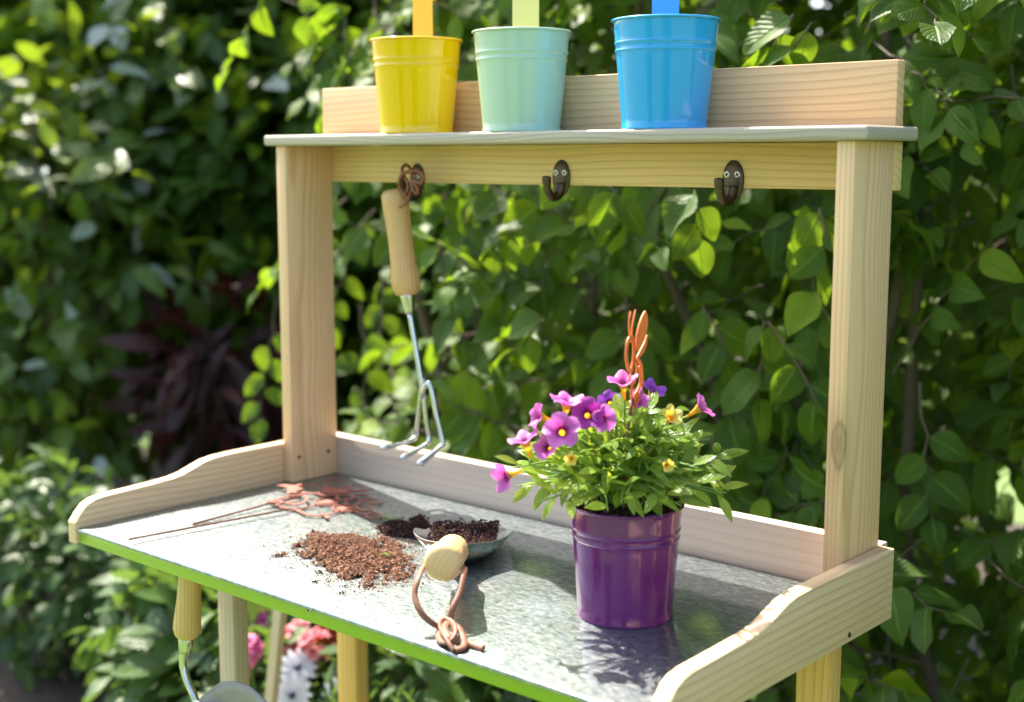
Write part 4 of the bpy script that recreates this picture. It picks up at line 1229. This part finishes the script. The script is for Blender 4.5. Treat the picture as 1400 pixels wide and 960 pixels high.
shrub('tall_shrub', ground(330, 6.4), 3200, 1.10, 0.8, 1.35, 'shrub', 1.2, 53, 'tall leafy shrub rising behind the tree trunk', big)
shrub('tall_shrub', ground(90, 5.4), 3200, 1.2, 0.9, 1.5, 'beech', 1.7, 54, 'tall light green leafy shrub far beyond the rounded dark shrub', big)
shrub('tall_shrub', ground(-120, 7.5), 2200, 0.9, 0.8, 1.3, 'shrub', 1.2, 55, 'tall shrub past the rounded dark shrub at the bed end', big)
shrub('background_hedge', ground(520, 4.6), 3000, 1.3, 0.6, 1.25, 'beech', 1.6, 56, 'leafy green hedge section standing behind the beech hedge', big, 'hedge')
shrub('background_hedge', ground(1000, 3.6), 3000, 1.6, 0.5, 1.2, 'beech', 1.6, 57, 'second leafy hedge section hidden mostly by the beech hedge', big, 'hedge')
shrub('burgundy_shrub', ground(282, 3.8), 150, 0.26, 0.24, 0.30, 'burgundy', 0.9, 58, 'dark burgundy leaved shrub beyond the left post of the bench', lance, 'shrub', 5, 0.60)
# tree
tr = empty('garden_tree', ground(364, 5.6), 'grey trunked garden tree standing beyond the left post', 'tree')
tb0 = WO[tr]
p = spline([tb0 - ZU * 0.05, tb0 + np.array([0.02, 0, 0.8]), tb0 + np.array([-0.02, 0.03, 1.7]), tb0 + np.array([0.05, 0.05, 2.6]), tb0 + np.array([0.0, 0.1, 3.4])], 6)
v, f = tube(p, [0.095 - 0.05 * i / (len(p) - 1) for i in range(len(p))], 14); obj('trunk', v, f, M['bark'], tr)
parts = []
rt_ = random.Random(4)
for k in range(9):
    a = k * 0.75; q = p[10 + k]; e = q + np.array([math.cos(a) * 0.8, math.sin(a) * 0.8, 0.6])
    parts.append(tube(spline([q, (q + e) / 2 + ZU * 0.12, e], 5), [0.022 - 0.016 * i / 10 for i in range(11)], 8))
v, f = cat(parts); obj('limbs', v, f, M['bark'], tr)
merge('crown', big, leaf_ball(2600, tb0 + np.array([0, 0.05, 3.1]), 1.1, 1.1, 0.9, 61, 1.0, 3), M['beech'], tr)

# ------------------------------------------------------------------ flowers growing under and behind the bench
def flower_plant(name, label, catg, heads, kind, mat, seed, group=None, leaves=45):
    """heads: list of world points; stems rise from the bed below their mean"""
    r = random.Random(seed)
    hm = np.mean(heads, 0)
    base = np.array([hm[0], hm[1] + 0.03, 0.012])
    o = empty(name, base, label, catg, group)
    for q, h in enumerate(heads):
        h = np.asarray(h)
        nr = -FH * 0.75 + ZU * 0.45 + np.array([r.gauss(0, .15), r.gauss(0, .15), 0]); nr /= np.linalg.norm(nr)
        st = spline([base + np.array([r.uniform(-.03, .03), r.uniform(-.03, .03), 0]), (base + h) / 2 + np.array([r.uniform(-.03, .03), r.uniform(-.03, .03), 0.03]), h - nr * 0.004], 5)
        hd_ = None
        x = np.cross(ZU, nr); x /= np.linalg.norm(x); y = np.cross(nr, x)
        if kind == 'daisy':
            hd_ = empty_part = obj('flower_head', *lathe([(0.0005, 0.003), (0.004, 0.0028), (0.0062, 0.0012), (0.0060, -0.002), (0.0005, -0.004)], h, 16, nr), M['daisy_eye'], o)
            lv, lf, lu = leaf_geo(0.031, 0.0125, 0.10, 0.12, 0.03, 6, 'lance', 3)
            for k in range(12):
                a = 2 * math.pi * k / 12 + r.uniform(-.05, .05)
                tdir = x * math.cos(a) + y * math.sin(a)
                Rm = frame(tdir + nr * r.uniform(0.0, 0.14), nr)
                obj('petal', (lv * r.uniform(0.93, 1.05)) @ Rm.T + h + tdir * 0.004 + nr * 0.0003 * (k % 3), lf, M[mat], hd_, lu)
        else:
            # rounded head of many five-petalled florets
            V, U, F, n = [], [], [], 0
            for k in range(20):
                d = np.array([r.gauss(0, 1), r.gauss(0, 1), r.gauss(0, 1)]); d /= np.linalg.norm(d)
                d = d + nr * 0.6; d /= np.linalg.norm(d)
                zc = d; yv = np.cross(zc, (0.3, 0.5, 0.2)); yv /= np.linalg.norm(yv); xv = np.cross(yv, zc)
                cv, cf, cu = corolla(0.0135 * r.uniform(0.7, 1.2), 0.15, k)
                V.append(cv @ np.stack([xv, yv, zc], 1).T + h + d * r.uniform(0.012, 0.030)); U.append(cu); F += [[i + n for i in t] for t in cf]; n += len(cv)
            hd_ = obj('flower_head', np.concatenate(V), F, M[mat], o, np.concatenate(U))
        v, f = tube(st, [0.0028 - 0.0012 * i / (len(st) - 1) for i in range(len(st))], 7); obj('stem', v, f, M['petstem'], o)
    it = []
    rr = np.random.default_rng(seed)
    for k in range(leaves):
        t = rr.random(); p = base + (hm - base) * (0.25 + 0.58 * t) + np.array([rr.normal(0, .045), rr.normal(0, .045), 0])
        d = np.array([rr.normal(), rr.normal(), 0.2]); it.append((int(rr.integers(3)), p, frame(d, ZU + rr.normal(0, .3, 3)), rr.uniform(0.5, 0.95), rr.random()))
    merge('foliage', big, it, M['lowleaf'], o)
BY = 0.56
flower_plant('daisy_plant', 'white daisies with dark blue eyes blooming below the green table edge', 'flower', [ony(407, 912, BY - 0.02), ony(399, 950, BY - 0.07), ony(466, 952, BY)], 'daisy', 'white_petal', 71)
flower_plant('geranium', 'salmon pink geranium in bloom behind the white daisies', 'flower', [ony(392, 878, BY + 0.02), ony(430, 884, BY + 0.02), ony(412, 874, BY + 0.05), ony(385, 898, BY + 0.03)], 'ball', 'pink_petal', 72)
flower_plant('geranium', 'magenta geranium in bloom beside the grey front leg', 'flower', [ony(339, 890, BY - 0.05), ony(331, 914, BY - 0.05), ony(364, 856, BY + 0.04)], 'ball', 'magenta_petal', 73)
flower_plant('marigold', 'orange and red flower in bloom behind the yellow back leg', 'flower', [ony(452, 862, BY + 0.10), ony(446, 878, BY + 0.10)], 'ball', 'orange_petal', 74)
rr = np.random.default_rng(80)
for i, (x, y, dep, n) in enumerate(((455, 950, .50, 260), (500, 935, .56, 320), (560, 950, .54, 320), (615, 965, .60, 320), (660, 960, .66, 300))):
    tp = ony(x, y, dep)
    o = empty('low_evergreen', (tp[0], tp[1], 0.012), ('spiky small leaved evergreen beside the white daisies', 'spiky small leaved evergreen at the foot of the yellow leg', 'spiky low evergreen between the yellow leg and the hedge foot', 'spiky low evergreen under the scoop end of the table', 'spiky low evergreen below the green edge near the hedge foot')[i], 'shrub')
    it, st = [], []
    for k in range(26):
        a = rr.uniform(0, 6.28); rd = rr.uniform(0, 0.085)
        e = np.array([tp[0] + math.cos(a) * rd, tp[1] + math.sin(a) * rd, tp[2] - rr.uniform(0, 0.09) - rd * 0.4])
        b = np.array([tp[0] + math.cos(a) * rd * 0.4, tp[1] + math.sin(a) * rd * 0.4, 0.012])
        st.append(tube([b, (b + e) / 2, e], 0.0016, 5))
        for q in range(30):
            t = 1 - 0.30 * (q / 30); p = b + (e - b) * t
            an = q * 2.4; out = np.array([math.cos(an), math.sin(an), 0.0])
            it.append((int(rr.integers(3)), p, frame(out * (0.35 + 0.65 * q / 30) + ZU * 0.75, ZU - out * 0.6), rr.uniform(0.7, 1.15), rr.random()))
    merge('foliage', small, it, M['lowleaf'], o)
    v, f = cat(st); obj('stems', v, f, M['petstem'], o)
shrub('ivy_mound', ground(640, 2.02), 900, 0.55, 0.14, 0.30, 'lowleaf', 0.8, 91, 'broad leaved ground ivy mound at the foot of the hedge', big, 'plant', 4, 0.28)
shrub('ivy_mound', ground(270, 2.4), 700, 0.40, 0.16, 0.26, 'lowleaf', 0.8, 92, 'broad leaved green mound behind the hanging trowel', big, 'plant', 4, 0.26)
shrub('ivy_mound', ground(60, 3.2), 1100, 0.50, 0.20, 0.30, 'lowleaf', 0.55, 93, 'broad leaved green mound beyond the open left end of the bench', big, 'plant', 4, 0.28)
shrub('reflection_bush', np.array([3.6, -3.6, 0.0]), 1500, 1.0, 0.9, 1.1, 'shrub', 2.2, 94, 'round unseen bush added behind the camera for the pots to reflect', big, 'shrub', 5)  # this bush and the next are unseen, added to give the pots reflections
shrub('reflection_bush', np.array([0.3, -5.2, 0.0]), 1500, 0.9, 0.8, 1.5, 'beech', 2.4, 95, 'tall unseen bush added behind the camera for the pots to reflect', big, 'shrub', 5)
shrub('shrub', ground(345, 4.4), 2200, 0.55, 0.5, 0.95, 'beech', 1.1, 96, 'light green shrub behind the burgundy leaved shrub', big)
shrub('background_hedge', ground(790, 4.4), 2600, 1.1, 0.5, 1.3, 'beech', 1.7, 97, 'third leafy hedge section glimpsed through gaps in the beech hedge', big, 'hedge')
